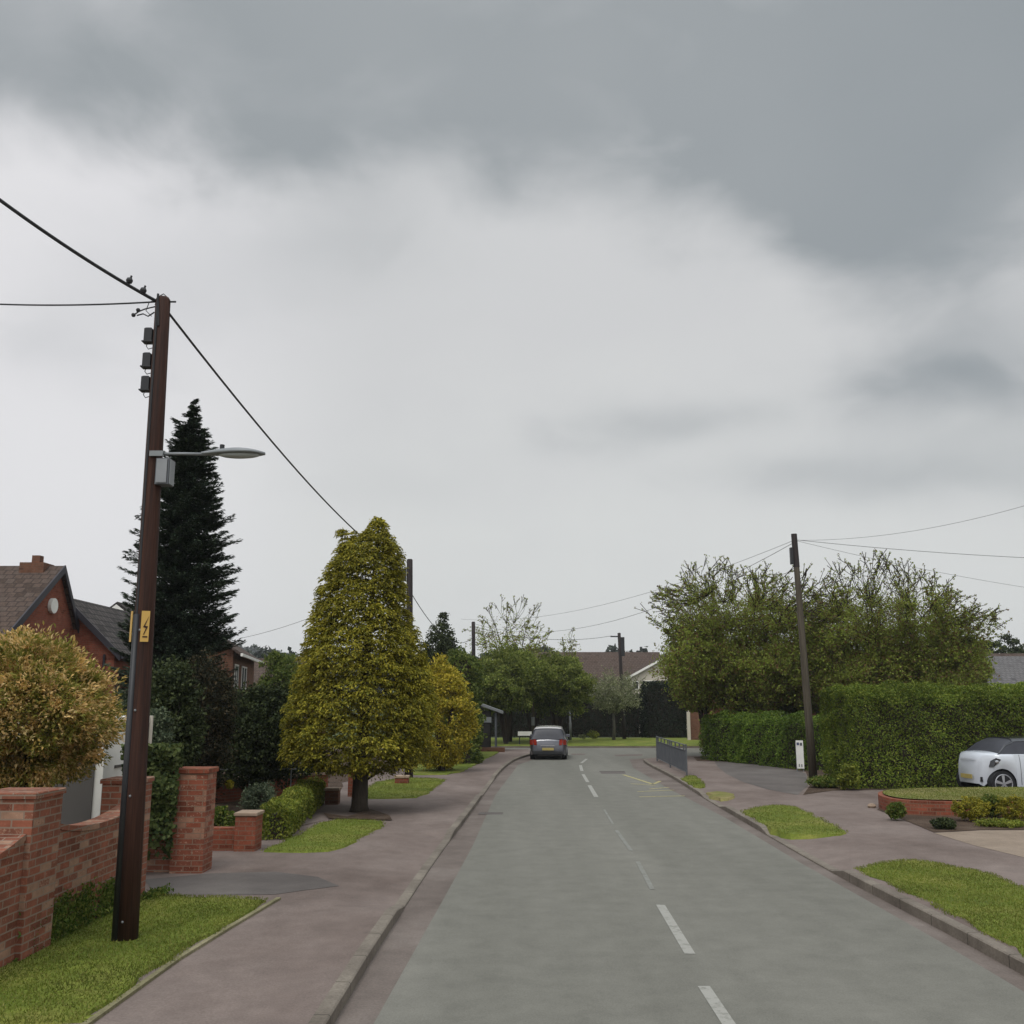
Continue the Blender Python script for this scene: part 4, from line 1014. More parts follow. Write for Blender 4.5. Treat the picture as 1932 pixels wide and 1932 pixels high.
# ------------------------------------------------------------------ trees and shrubs
# golden cypress
def gold_cypress():
    base = (*G(678, 1531), .1); Y = base[1] + .2
    t = thing('golden_cypress', 'large conical golden green cypress with a short dark trunk by the left pavement', 'tree', base)
    zt = D(708, 978, Y).z; zb = D(678, 1470, Y).z; xc0 = base[0]; sc_ = Y / F
    # half widths (left, right) read against height
    prof = [(1456, 60, 60, 690), (1438, 128, 122, 686), (1400, 140, 142, 683), (1330, 138, 140, 685), (1250, 120, 122, 686), (1180, 103, 100, 684), (1120, 86, 86, 682), (1060, 62, 80, 680), (1030, 44, 70, 684), (1012, 20, 44, 692), (990, 8, 24, 702), (978, 3, 12, 706)]
    zz = np.array([D(966, p[0], Y).z for p in prof]); R = np.array([(p[1] + p[2]) / 2 for p in prof]) * sc_; CX = np.array([(p[3] + (p[2] - p[1]) / 2 - 966) for p in prof]) * sc_
    nC = 4300; s = RS.random(nC * 3); z = zz[0] + (zz[-1] - zz[0]) * s
    r = np.interp(z, zz, R); keep = RS.random(nC * 3) < (r + .08) / R.max(); z = z[keep][:nC]; r = r[keep][:nC]
    a = RS.random(len(z)) * 2 * PI; od = np.stack([np.cos(a), np.sin(a), np.zeros(len(z))], 1)
    q = np.stack([od[:, 0] * 2, od[:, 1] * 2, z * .9], 1)
    rr = np.maximum(.02, r - .12) * (1 + .08 * wob(q, 1.6, 5) + .07 * wob(q, 4.5, 9)) * (1 - .42 * RS.random(len(z)) ** 1.5)
    C = np.stack([np.interp(z, zz, CX), np.full(len(z), Y), z], 1) + od * rr[:, None]
    k2 = 60; zl_ = RS.uniform(D(966, 1075, Y).z, D(966, 998, Y).z, k2)
    a2 = RS.random(k2) * 6.28; o2 = np.stack([np.cos(a2), np.sin(a2), 0 * a2], 1)
    C = np.concatenate([C, np.stack([np.full(k2, (652 - 966) * sc_), np.full(k2, Y), zl_], 1) + o2 * .10]); od = np.concatenate([od, o2])
    m = 34; idx = np.repeat(np.arange(len(C)), m); u_ = RS.random(len(idx)); ang = RS.normal(size=len(idx)) * .75
    # spray: fan of drooping shoots
    tang = np.stack([-od[:, 1], od[:, 0], od[:, 2]], 1)
    dr = unit(od[idx] * np.cos(ang)[:, None] + tang[idx] * np.sin(ang)[:, None] + np.array([0, 0, .25]) + rnd(len(idx)) * .28)
    ln = (.20 * (.6 + .8 * RS.random(len(C))))[idx]
    P = C[idx] + dr * (u_ * ln)[:, None]; P[:, 2] -= (u_ ** 2) * ln * .55
    d2 = unit(dr + np.array([0, 0, -.9]) * u_[:, None] + rnd(len(idx)) * .25)
    leaves('crown', P, .075, L['gold'], t, d2, unit(np.array([0, 0, 1.]) + od[idx] * .6 + rnd(len(idx)) * .5), .42)
    # top leaders
    b = Vector(base)
    mb = MB(); mb.tube([b - Vector((0, 0, .05)), b + Vector((0, 0, .12)), b + Vector((.0, .05, 1.0)), b + Vector((0.02, .2, 3.2)), Vector((CX[-2], Y, zz[-2]))], [.26, .19, .16, .10, .02], 12)
    for k in range(26):
        h = .6 + 4.2 * k / 26; a = k * 2.4; r = float(np.interp(h + .1, zz, R)) * .75
        mb.tube([b + Vector((0, .15, h)), b + Vector((r * math.cos(a), .15 + r * math.sin(a), h + .35))], [.035, .01], 5, False)
    mb.build('trunk', M['bark'], t, smooth=True)
gold_cypress()
# spruce
def spruce():
    Y = 25.0; sc_ = Y / F / .985
    x0 = (350 - 966) * sc_; t = thing('spruce', 'tall dark spruce with jagged upturned branches behind the tall brown pole', 'tree', (x0, Y, .1))
    prof = [(1470, 85), (1330, 100), (1250, 92), (1180, 84), (1100, 82), (1040, 76), (990, 70), (940, 58), (900, 46), (860, 38), (820, 30), (790, 14), (762, 3)]
    zz = np.array([D(966, p[0], Y).z for p in prof]); R = np.array([p[1] for p in prof]) * sc_ * 1.08
    wood = MB(); wood.tube([(x0, Y, .0), (x0, Y, 3), (x0, Y, zz[-1] - .02)], [.2, .15, .012], 8)
    P = []; Dd = []; Nn = []
    z = zz[0]
    r_ = np.random.default_rng(4)
    while z < zz[-1] - .1:
        rr = float(np.interp(z, zz, R)); nb = 11 if rr > .4 else 6
        for k in range(nb):
            a = r_.random() * 2 * PI; l = rr * (.72 + .5 * r_.random()) * (1.12 if r_.random() < .2 else 1); dirv = np.array([math.cos(a), math.sin(a), 0])
            m = int(34 + 110 * l)
            s = r_.random(m) ** .7
            base_ = np.array([x0, Y, z + r_.normal() * .16])
            px_ = base_ + dirv * (s * l)[:, None]; px_[:, 2] += l * (-.28 * s + .34 * s ** 2.2)
            tang = np.array([-dirv[1], dirv[0], 0]); wdt = (1 - s) * .36 * l + .05
            off = r_.uniform(-1, 1, m)
            px_ = px_ + tang * (off * wdt)[:, None]; px_[:, 2] += r_.normal(size=m) * .02 - np.abs(off) * wdt * .25
            P.append(px_); Dd.append(unit(dirv + tang * off[:, None] * .8 + np.array([0, 0, .15]) + r_.normal(size=(m, 3)) * .25)); Nn.append(np.tile([0, 0, 1.], (m, 1)) + r_.normal(size=(m, 3)) * .4)
            wood.tube([base_, base_ + dirv * l * .9 + np.array([0, 0, -.02 * l])], [.014, .004], 3, False)
        z += .062 + .03 * r_.random()
    P = np.concatenate(P); leaves('crown', P, .12, L['spruce'], t, np.concatenate(Dd), np.concatenate(Nn), .28)
    wood.build('trunk', M['bark'], t)
spruce()
def pxshrub(name, label, cat, px, Y, ytop, ybot, halfw, leaf, size, n, **kw):
    s = Y / F / 1.0; x = D(px, 1326, Y)[0]; zt = D(px, ytop, Y).z; zb = max(.1, D(px, ybot, Y).z)
    z0 = kw.pop('z0', .1); h = zt - z0
    return shrub(name, label, cat, (x, Y, z0), h, (halfw * s, kw.pop('ry', halfw * s)), leaf, size, n, zlow=max(0, (zb - z0) / h), **kw)
# amber shrub by the wall
pxshrub('amber_conifer', 'big bushy amber and green shrub overhanging the old brick wall at the left edge', 'shrub', 52, 12.6, 1176, 1492, 168, L['orange'], .068, 70000, seed=3, lump=.2, freq=3.0, clumps=520, clump_r=.23, aspect=.34, up=.9, thick=.5, out_d=1.2, cone=.38)
# dark masses between spruce and cypress
pxshrub('yew', 'dark brownish yew bush at the foot of the spruce', 'shrub', 385, 22, 1228, 1510, 66, L['yew'], .07, 26000, seed=5, lump=.2, clumps=500, clump_r=.2, aspect=.4)
pxshrub('evergreen_shrub', 'dense dark green shrub left of the golden cypress', 'shrub', 490, 24.5, 1288, 1500, 78, L['darkgreen'], .08, 26000, seed=6, lump=.2, clumps=450, clump_r=.2)
pxshrub('evergreen_shrub', 'low dark shrub tucked under the golden cypress on its left', 'shrub', 560, 27, 1400, 1500, 60, L['darkgreen'], .08, 9000, seed=16, lump=.2, clumps=160, clump_r=.18)
pxshrub('conifer_shrub', 'pale grey green conifer bush just right of the tall brown pole', 'shrub', 296, 17, 1332, 1470, 30, L['greygreen'], .06, 9000, seed=7, lump=.2, clumps=160, clump_r=.14)
pxshrub('evergreen_shrub', 'tall dark bush between the ivy wall and the spruce', 'shrub', 320, 19.5, 1235, 1520, 62, L['darkgreen'], .075, 20000, seed=8, lump=.2, clumps=380, clump_r=.2)
pxshrub('grey_shrub', 'pinkish grey bush showing below the red brick house wall', 'shrub', 215, 20, 1300, 1420, 42, L['greygreen'], .06, 6000, seed=9, clumps=140, clump_r=.14)
pxshrub('garden_tree', 'fresh green small tree behind the golden cypress on its left', 'tree', 530, 42, 1222, 1420, 48, L['mid'], .12, 14000, seed=10, lump=.22, clumps=260, clump_r=.3)
pxshrub('garden_bush', 'dark bush at the foot of the brown brick house', 'shrub', 440, 33, 1300, 1450, 70, L['darkgreen'], .1, 12000, seed=11, clumps=220, clump_r=.3)
# garden bed plants
pxshrub('bed_plant', 'light green leafy plant above the low brick wall', 'plant', 432, 17.9, 1518, 1590, 26, L['weed'], .06, 2600, seed=12, clumps=60, clump_r=.08, trunk=False)
pxshrub('bed_plant', 'grey green spiky plant behind the low wall pier', 'plant', 500, 20.5, 1472, 1545, 34, L['greygreen'], .08, 3600, seed=13, clumps=60, clump_r=.12, aspect=.25, trunk=False)
pxshrub('bed_plant', 'small yellow flowering plant in the dark border', 'plant', 442, 22.5, 1470, 1490, 10, L['gold2'], .05, 500, seed=14, clumps=12, clump_r=.06, trunk=False)
pxshrub('ball_bush', 'rounded yellowish bush against the red garden pier', 'shrub', 528, 27, 1440, 1490, 28, L['mid'], .07, 3500, seed=15, clumps=80, clump_r=.12)
# clipped hedge
ha = G(497, 1588); hb = G(600, 1513)
hedge('clipped_hedge', 'low clipped yellow green hedge beside the small triangle of grass', [(ha[0] + .12, ha[1] + .2), (hb[0] - .05, hb[1] - .4)], .58, .1, .6, L['box'], .05, 1500, seed=3, rough=.05, roundtop=.16)
pxshrub('hedge_end_bush', 'darker leafy bush at the far end of the clipped hedge', 'shrub', 597, 25.6, 1478, 1520, 24, L['mid'], .06, 2600, seed=18, clumps=60, clump_r=.12)
# second golden shrub and roadside hedge on the left
pxshrub('golden_shrub', 'bright golden shrub right behind the golden cypress', 'shrub', 835, 36, 1232, 1452, 62, L['gold2'], .10, 26000, seed=20, lump=.16, clumps=480, clump_r=.24, aspect=.45, cone=.25)
hedge('laurel_hedge', 'tall loose green hedge running along the left pavement beyond the golden shrub', [D(872, 1300, 40)[:2], D(868, 1300, 48.5)[:2]], 1.3, .1, 4.4, L['mid'], .13, 260, seed=6, rough=.35, roundtop=.6)
pxshrub('dark_conifer', 'dark broad conifer behind the golden shrub on the left', 'tree', 832, 56, 1148, 1420, 48, L['darkgreen'], .14, 16000, seed=21, lump=.15, clumps=260, clump_r=.35, cone=.3)
# central trees
pxshrub('roadside_tree', 'broad mid green tree overhanging the bus shelter', 'tree', 955, 60, 1225, 1348, 82, L['lime'], .15, 32000, seed=22, lump=.27, clumps=420, clump_r=.42, bark=M['bark'])
pxshrub('roadside_tree', 'broad mid green tree behind the far street lamp', 'tree', 1050, 62, 1232, 1352, 68, L['lime'], .15, 26000, seed=23, lump=.27, clumps=340, clump_r=.42)
pxshrub('roadside_tree', 'low green tree joining the two broad trees above the grey hatchback', 'tree', 1005, 64, 1245, 1345, 66, L['lime'], .15, 22000, seed=24, lump=.27, clumps=300, clump_r=.42)
bb_ = (D(962, 1300, 63)[0], 63, .1)
cherry('cherry_tree', 'airy cherry tree with bare upright twigs rising over the bus shelter trees', bb_, D(962, 1142, 63).z, (bb_[0], 63), 2.5, 2.5, 3.2, L['cherry'], 31, tips=170, leafn=45, size=.13, spurs=45, limbs=7, trunk_r=.12)
bb_ = (D(1072, 1300, 66)[0], 66, .1)
cherry('young_tree', 'thin upright young tree top sprouting behind the far street lamp', bb_, D(1070, 1188, 66).z, (bb_[0], 66), .55, .5, 3.6, L['cherry'], 33, tips=26, leafn=40, size=.12, spurs=12, limbs=4, trunk_r=.06)
# pale small tree
bb_ = (D(1158, 1400, 66)[0], 66, .1)
cherry('pale_tree', 'small pale leaved tree with forked trunk before the dark hedge', bb_, D(1150, 1262, 66).z, (D(1156, 1300, 66)[0], 66), 1.75, 1.6, 1.9, L['pale'], 35, tips=200, leafn=60, size=.10, spurs=20, limbs=6, trunk_r=.09, bark=M['barkpale'], upsparse=.5)
# dark hedges across the junction
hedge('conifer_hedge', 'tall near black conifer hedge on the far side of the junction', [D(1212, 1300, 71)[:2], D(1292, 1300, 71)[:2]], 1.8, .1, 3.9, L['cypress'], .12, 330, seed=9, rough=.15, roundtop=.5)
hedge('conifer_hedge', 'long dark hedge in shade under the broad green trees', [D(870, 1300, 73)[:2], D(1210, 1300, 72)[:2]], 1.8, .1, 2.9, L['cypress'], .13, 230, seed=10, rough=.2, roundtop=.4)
pxshrub('verge_bush', 'small rounded olive bush beside the pale forked tree', 'shrub', 1118, 66, 1378, 1395, 13, L['box'], .08, 900, seed=26, clumps=30, clump_r=.14, trunk=False)
pxshrub('verge_bush', 'tiny pale flowering bush by the far lamp post', 'shrub', 1098, 66, 1384, 1395, 8, L['pale'], .07, 500, seed=27, clumps=20, clump_r=.1, trunk=False)
# right-hand cherry trees
bx1 = D(1405, 1300, 44)[0]
cherry('cherry_tree', 'spreading cherry tree with bare spurs left of the grey leaning pole', (bx1, 44.5, .1), D(1400, 1066, 44).z, (bx1, 44.5), 3.9, 3.2, 1.9, L['cherry'], 41, tips=1050, leafn=108, size=.115, spurs=300, upsparse=.86)
bx2 = D(1685, 1300, 43)[0]
cherry('cherry_tree', 'wide cherry tree with bare spurs right of the grey leaning pole', (bx2, 43.5, .1), D(1680, 1080, 43).z, (bx2, 43.5), 4.35, 3.2, 1.9, L['cherry'], 43, tips=1150, leafn=108, size=.115, spurs=330, upsparse=.86)
bx3 = D(1800, 1300, 46)[0]
pxshrub('garden_tree', 'lower green tree filling the right side beneath the wide cherry', 'tree', 1800, 47, 1185, 1330, 75, L['lime'], .15, 22000, seed=28, lump=.2, clumps=360, clump_r=.35)
pxshrub('garden_tree', 'dull green tree low behind the low hedge and guard rail', 'tree', 1330, 48, 1230, 1345, 60, L['lime'], .15, 18000, seed=29, lump=.22, clumps=300, clump_r=.32)
pxshrub('garden_tree', 'shaded green tree behind the grey leaning pole', 'tree', 1500, 48, 1215, 1350, 105, L['lime'], .15, 30000, seed=30, lump=.2, clumps=460, clump_r=.35)
pxshrub('garden_tree', 'shaded green tree above the middle of the tall clipped hedge', 'tree', 1670, 47, 1215, 1340, 100, L['lime'], .15, 28000, seed=36, lump=.2, clumps=460, clump_r=.35)
for i_, (px, Y, yt, yb, hw) in enumerate([(1868, 90, 1200, 1260, 34), (1915, 95, 1195, 1250, 30), (1955, 80, 1215, 1290, 30)]):
    pxshrub('distant_tree', ['round dark far tree just right of the cherry trees', 'dark far tree above the pale grey roof', 'low far tree at the extreme right edge'][i_], 'tree', px, Y, yt, 1320, hw, L['darkgreen'], .22, 6000, seed=50 + i_, lump=.22, clumps=110, clump_r=.5)
# hedges on the right
hA = G(1322, 1434); hB = G(1412, 1441); hC = G(1545, 1462)
hedge('clipped_hedge', 'long waist high dark green hedge behind the white board', [(hA[0] + .7, hA[1] + .6), (hB[0] + .3, hB[1] + .7), (hC[0] + .9, hC[1] + 2.2)], 1.4, .1, 1.92, L['hedgelow'], .075, 800, seed=12, rough=.2, roundtop=.35)
hD = G(1592, 1489)
hedge('clipped_hedge', 'tall broad clipped hedge behind the parked white car', [(hD[0] + .2, hD[1] + 1.1), (26, hD[1] + 2.3)], 2.3, .1, 2.86, L['hedge'], .062, 1150, seed=13, rough=.16, roundtop=.5)
pxshrub('hedge_foot_plant', 'yellow green grassy tuft at the foot of the grey leaning pole', 'plant', 1545, 29.2, 1462, 1500, 30, L['weed'], .10, 3500, seed=31, clumps=70, clump_r=.12, aspect=.25, trunk=False)
pxshrub('hedge_foot_plant', 'trailing weeds at the corner of the tall hedge', 'plant', 1590, 28.4, 1440, 1500, 22, L['box'], .07, 2200, seed=32, clumps=50, clump_r=.12, trunk=False)
# bed shrubs on the right
for i_, (px, py, hw, yt, lf, lab) in enumerate([(1697, 1549, 18, 1516, 'weed', 'small round green plant before the curved wall'), (1843, 1552, 36, 1508, 'gold', 'golden heather mound on the left of the right-hand bed'),
        (1922, 1553, 34, 1506, 'gold', 'second golden heather mound cut off by the right edge'), (1880, 1545, 22, 1500, 'weed', 'green plant squeezed between the two golden mounds'),
        (1785, 1566, 24, 1546, 'darkgreen', 'low dark green plant at the front corner of the bed'), (1900, 1562, 45, 1550, 'box', 'flat yellow green ground plant along the front of the bed')]):
    g = G(px, py); s = g[1] / F
    shrub('bed_plant', lab, 'plant', (g[0], g[1] + hw * s * .5, .1), (py - yt) * s * 1.0, (hw * s, hw * s * .8), L[lf], .045, 3800, seed=60 + i_, lump=.15, clumps=120, clump_r=.07, trunk=False)
# weeds along the near wall
for i_, (px, py, yt, hw, lab) in enumerate([(20, 1800, 1700, 34, 'leafy weeds at the left edge before the near brick wall'), (95, 1778, 1690, 24, 'green stems right of the first brick pier'), (135, 1755, 1672, 26, 'leafy stems at the dip in the brick wall'),
        (180, 1730, 1662, 30, 'taller green plants just left of the tall brown pole'), (300, 1693, 1680, 14, 'tuft of grass at the verge corner right of the tall brown pole')]):
    g = G(px, py); s = g[1] / F
    h_ = (py - yt) * s
    t = thing('border_plant', lab, 'plant', (g[0], g[1], .1))
    n = 900; a = RS.random(n); P = np.stack([g[0] + RS.normal(size=n) * hw * s * .5 - .05, g[1] + RS.normal(size=n) * .16, .1 + h_ * RS.random(n) ** 1.2 * (.6 + .4 * RS.random(n))], 1)
    P[:, 0] = np.maximum(P[:, 0], -4.62)
    leaves('foliage', P, .06, L['weed'], t, unit(rnd(n) * .6 + np.array([.2, -.2, .7])), unit(rnd(n) + np.array([.3, -.5, .5])), .35)
# grass blades on the nearer verges
def inside(px, py, poly):
    c = np.zeros(len(px), bool); n = len(poly)
    for i in range(n):
        x1, y1 = poly[i]; x2, y2 = poly[(i + 1) % n]
        k = ((y1 > py) != (y2 > py)) & (px < (x2 - x1) * (py - y1) / ((y2 - y1) if y2 != y1 else 1e-9) + x1); c ^= k
    return c
BP = []
for poly, z in VERG[:3] + VERG[4:7] + VERG[-1:]:
    xs = [p[0] for p in poly]; ys = [p[1] for p in poly]
    x1_ = min(max(xs), 14); y1_ = max(ys); y0_ = max(min(ys), 7.5)
    ar = (x1_ - min(xs)) * (y1_ - y0_); n = int(ar * (2600 if y0_ < 14 else 1000))
    X = RS.uniform(min(xs), x1_, n); Y = RS.uniform(y0_, y1_, n); k = inside(X, Y, poly)
    X = X[k] + RS.normal(size=k.sum()) * .015; Y = Y[k] + RS.normal(size=k.sum()) * .015
    BP.append(np.stack([X, Y, np.full(len(X), z + .004)], 1))
BP = np.concatenate(BP); n = len(BP)
gb = leaves('grass_blades', BP, .042, L['blades'], None, unit(rnd(n) * .55 + np.array([0, 0, 1.])), rnd(n), .18, 0)
gb['kind'] = 'stuff'

# ------------------------------------------------------------------ cars
def car(name, label, loc, rz, Lc, Wc, Hc, body, roofm, front, wheel_r=.31, boxy=False):
    t = thing(name, label, 'car', loc, rz); hl_, hw = Lc / 2, Wc / 2
    wf, wr = hl_ - (.50 if boxy else .74), -hl_ + .66; Ra = wheel_r + .055
    belt = Hc * (.735 if boxy else .64)
    def ztop(s):
        if boxy: return float(np.interp(s, [-hl_, -hl_ + .04, -hl_ + .14, hl_ - .45, hl_ - .16, hl_ - .05, hl_], [belt - .16, belt - .06, belt, belt, belt - .02, belt - .07, belt - .2]))
        return float(np.interp(s, [-hl_, -hl_ + .04, -hl_ + .14, -hl_ + .3, .2, hl_ - 1.02, hl_ - .55, hl_ - .2, hl_ - .05, hl_], [belt - .16, belt - .06, belt, belt + .02, belt - .02, belt - .03, belt - .09, belt - .18, belt - .28, belt - .36]))
    def wid(s):
        k = max(0, (abs(s) - (hl_ - .55)) / .55); return hw * (1 - (.44 if boxy else .20) * k ** (2.2 if boxy else 2.6))
    def zb(s):
        z = .2
        if abs(s) > hl_ - .12: z = .2 + .1 * (abs(s) - hl_ + .12) / .12
        for c in (wf, wr):
            d = abs(s - c)
            if d < Ra: z = max(z, wheel_r + math.sqrt(Ra * Ra - d * d))
        return z
    def warp(x, y, z):
        if not boxy or x < hl_ - .6: return (x, y, z)
        k = ((x - hl_ + .6) / .6) ** 1.5
        return (x - k * (.16 * (y / hw) ** 2 + .16 * max(0, z - .62) ** 1.3 + .10 * max(0, .42 - z)), y, z)
    ss = sorted(set([round(x, 4) for x in np.linspace(-hl_, hl_, 61)] + [round(c + Ra * math.cos(a), 4) for c in (wf, wr) for a in np.linspace(0, PI, 19)]))
    mb = MB(); vs = []; m = 13
    for s in ss:
        w_, b_, tz = wid(s), zb(s), ztop(s); b_ = min(b_, tz - .1)
        prof = [(w_ * .95, b_), (w_ * .985, b_ + .25 * (tz - b_)), (w_, b_ + .5 * (tz - b_)), (w_ * .985, b_ + .8 * (tz - b_)), (w_ * .95, tz - .03), (w_ * .88, tz), (w_ * .45, tz + .03)]
        row = [(s, -y, z) for y, z in prof] + [(s, y, z) for y, z in prof[::-1]][0:]
        row.insert(7, (s, 0, tz + .04)); vs += [warp(*p) for p in row]
    m = 15
    fs = [(i * m + k, i * m + k + 1, (i + 1) * m + k + 1, (i + 1) * m + k) for i in range(len(ss) - 1) for k in range(m - 1)]
    fs = [f[::-1] for f in fs]
    nS = len(ss); fs += [tuple(range(m)), tuple((nS - 1) * m + k for k in range(m))[::-1]]
    bo = mb.add(vs, fs).build('body', M[body], t, local=True, smooth=True)
    md = bo.modifiers.new('e', 'EDGE_SPLIT'); md.split_angle = math.radians(42)
    MB().box(-hl_ + .12, hl_ - (.62 if boxy else .12), -hw + .22, hw - .22, .2, belt - .12).build('underbody', M['black'], t, local=True)
    # greenhouse
    g0, g1, g2, g3 = -hl_ + .04, -hl_ + .30, hl_ - 1.75, hl_ - 1.0
    if boxy: g2, g3 = hl_ - .98, hl_ - .42
    def groof(s): return float(np.interp(s, [g0, g0 + (g1 - g0) * .75, g1, (g1 + g2) / 2, g2, g2 + .25, g3], [belt - .02, Hc - .11, Hc - .045, Hc, Hc - .03, Hc - .14, belt - .04]))
    def gp_(s, k, o=0):
        """k 0..1 from left belt over the roof to right belt"""
        zr_ = groof(s); zb_ = belt - .03; f_ = min(1, max(.02, (zr_ - zb_) / (Hc - zb_)))
        wb = wid(s) * .93; wt = hw * (.93 - .21 * f_)
        a = abs(k - .5) * 2; sg_ = -1 if k < .5 else 1
        ys = np.interp(a, [0, .35, .55, .62, 1], [0, wt * .6, wt * .93, wt, wb]); zs = np.interp(a, [0, .35, .55, .62, 1], [zr_ + .025 * f_, zr_ + .012 * f_, zr_ - .02 * f_, zr_ - .07 * f_, zb_])
        return (s, sg_ * (ys + (o if a > .55 else o * .5)), zs + (o if a < .62 else 0))
    def patch(s0, s1, k0, k1, o, nS=24, nK=16):
        b2 = MB(); v = [gp_(s0 + (s1 - s0) * i / nS, k0 + (k1 - k0) * j / nK, o) for i in range(nS + 1) for j in range(nK + 1)]
        b2.add(v, [(i * (nK + 1) + j, (i + 1) * (nK + 1) + j, (i + 1) * (nK + 1) + j + 1, i * (nK + 1) + j + 1) for i in range(nS) for j in range(nK)]); return b2
    patch(g0, g3, 0, 1, 0, 40, 24).build('windows', M['glass2'], t, local=True, smooth=True)
    ro = patch(g1 - .06, g2 + .02, .19, .81, .012).build('roof', M[roofm], t, local=True, smooth=True)
    for a0, a1 in ((.0, .2), (.8, 1.0)):
        patch(g0 + .06, g1 + .12, a0, a1, .010, 10, 6).build('rear_pillar', M[roofm if not front else roofm], t, local=True, smooth=True)
    for a0, a1 in ((.17, .2), (.8, .83)):
        patch(g2, g3 - .02, a0, a1, .010, 12, 2).build('front_pillar', M[roofm], t, local=True)
    mc = (g1 + g2) / 2 - .1
    for a0, a1 in ((.0, .2), (.8, 1.0)):
        patch(mc, mc + .07, a0, a1, .008, 2, 6).build('door_pillar', M['black'], t, local=True)
    for s0 in (wf - Ra - .12, mc + .03):
        for sd in (-1, 1):
            w_, tz = wid(s0), ztop(s0); q = [(w_ * .985, .30), (w_, .2 + .5 * (tz - .2)), (w_ * .985, .2 + .8 * (tz - .2)), (w_ * .95, tz - .03)]
            b2 = MB(); b2.add([(s0 + dx, sd * (y + .004), z) for y, z in q for dx in (0, .012)], [(2 * i, 2 * i + 1, 2 * i + 3, 2 * i + 2) for i in range(3)]); b2.build('door_seam', M['black'], t, local=True)
    # wheels
    for c in (wf, wr):
        for sd in (-1, 1):
            w0 = MB(); w0.cyl((c, sd * (hw - .12), wheel_r), (0, 1, 0), wheel_r, .20, 28)
            wo = w0.build('wheel', M['tyre'], t, local=True, smooth=False)
            rm = MB(); yo = sd * (hw - .012); rr = wheel_r * .72
            rm.tube([(c, yo - sd * .02, wheel_r), (c, yo, wheel_r)], [rr * .22, rr * .18], 12)
            for k in range(5):
                a = k * 2 * PI / 5 + .3
                ux, uz = math.cos(a), math.sin(a)
                rm.extr([(c + ux * .03 - uz * .022, yo - sd * .004, wheel_r + uz * .03 + ux * .022), (c + ux * .03 + uz * .022, yo - sd * .004, wheel_r + uz * .03 - ux * .022), (c + ux * rr * .96 + uz * .04, yo - sd * .012, wheel_r + uz * rr * .96 - ux * .04), (c + ux * rr * .96 - uz * .04, yo - sd * .012, wheel_r + uz * rr * .96 + ux * .04)], (0, sd * .01, 0))
            ring = []
            for k in range(29):
                a = 2 * PI * k / 28; ring.append((c + rr * math.cos(a), yo - sd * .006, wheel_r + rr * math.sin(a)))
            rm.tube(ring, .014, 6, False)
            rm.build('rim', M['rim'], wo, local=True)
    # ends
    xr = -hl_; xf = hl_
    for sd in (-1, 1):
        # tail lamps
        v = []
        for (dx, dy, dz) in ((-.0, .97, -.28), (-.0, .72, -.28), (.0, .74, -.06), (.03, .93, -.02)):
            v.append((xr - .02 + (.05 if dy > .9 else 0), sd * hw * .82 * dy, belt + dz))
        MB().extr(v, (-.02, 0, 0)).build('tail_light', M['red'], t, local=True)
        v = [(xr - .005, sd * hw * .80, belt - .27), (xr + .2, sd * hw * .955, belt - .27), (xr + .2, sd * hw * .945, belt - .04), (xr + .0, sd * hw * .80, belt - .06)]
        MB().extr(v, (0, sd * .018, 0)).build('tail_light', M['red'], t, local=True)
        # head lamps wrapping the front corner
        v = [(xf - .16, sd * wid(xf - .16) * .99, belt - .34), (xf - .26, sd * wid(xf - .26) * .99, belt - .34), (xf - .46, sd * wid(xf - .46) * .99, belt - .15), (xf - .32, sd * wid(xf - .32) * .985, belt - .11), (xf - .19, sd * wid(xf - .19) * .99, belt - .19)]
        hlm = MB().extr([warp(*p) for p in v], (.012, sd * .022, .0)).build('headlight', M['glass'], t, local=True)
        cc = warp(xf - .33, sd * (wid(xf - .33) + .015), belt - .21)
        MB().ball(cc, .045, 10, 1.3, .5, 1).build('lens', M['chrome'], hlm, local=True)
        if not boxy: MB().box(g3 - .12, g3 + .0, *sorted((sd * (hw * .9), sd * (hw + .11))), belt - .02, belt + .1, .02).build('mirror', M[body], t, local=True)
        MB().box(.12, .26, *sorted((sd * (hw * .985), sd * (hw + .012))), belt - .18, belt - .15).build('door_handle', M['chrome'], t, local=True)
        MB().box(xf - .13, xf - .07, *sorted((sd * hw * .56, sd * hw * .64)), .36, .48).build('fog_light', M['black'], t, local=True)
    MB().box(xr - .035, xr + .02, -hw * .78, hw * .78, .26, .40, .02).build('rear_bumper', M['black'], t, local=True)
    MB().box(xr - .05, xr - .037, -.26, .26, .42, .53).build('number_plate', M['plate'], t, local=True)
    MB().box(xr - .03, xr - .01, -.33, .33, .60, .64).build('trim', M['chrome'], t, local=True)
    if not boxy: MB().box(xf - .01, xf + .02, -.42, .42, .50, .60, .0).build('grille', M['black'], t, local=True)
    MB().box(xf + .005, xf + .025, -.26, .26, .42 if boxy else .35, .53 if boxy else .46).build('number_plate', M['plate'], t, local=True)
    if not boxy: MB().box(xf - .03, xf + .012, -hw * .6, hw * .6, .24, .33).build('lower_grille', M['black'], t, local=True)
    return t
cb_ = G(1040, 1434, 0)
car('parked_hatchback' if 0 else 'hatchback_car', 'dark grey hatchback with sky sheen painted on its roof, seen from behind near the junction', (G(1040, 1434, 0)[0], cb_[1] + 2.0, 0.0), math.radians(86), 4.0, 1.68, 1.45, 'cargrey', 'carskysheen', False)
struct('driveway', MB().sheet([(10.6, 25.3), (30, 25.3), (30, 27.9), (13, 28.4), (10.2, 27.6)], .112), M['greytar'])
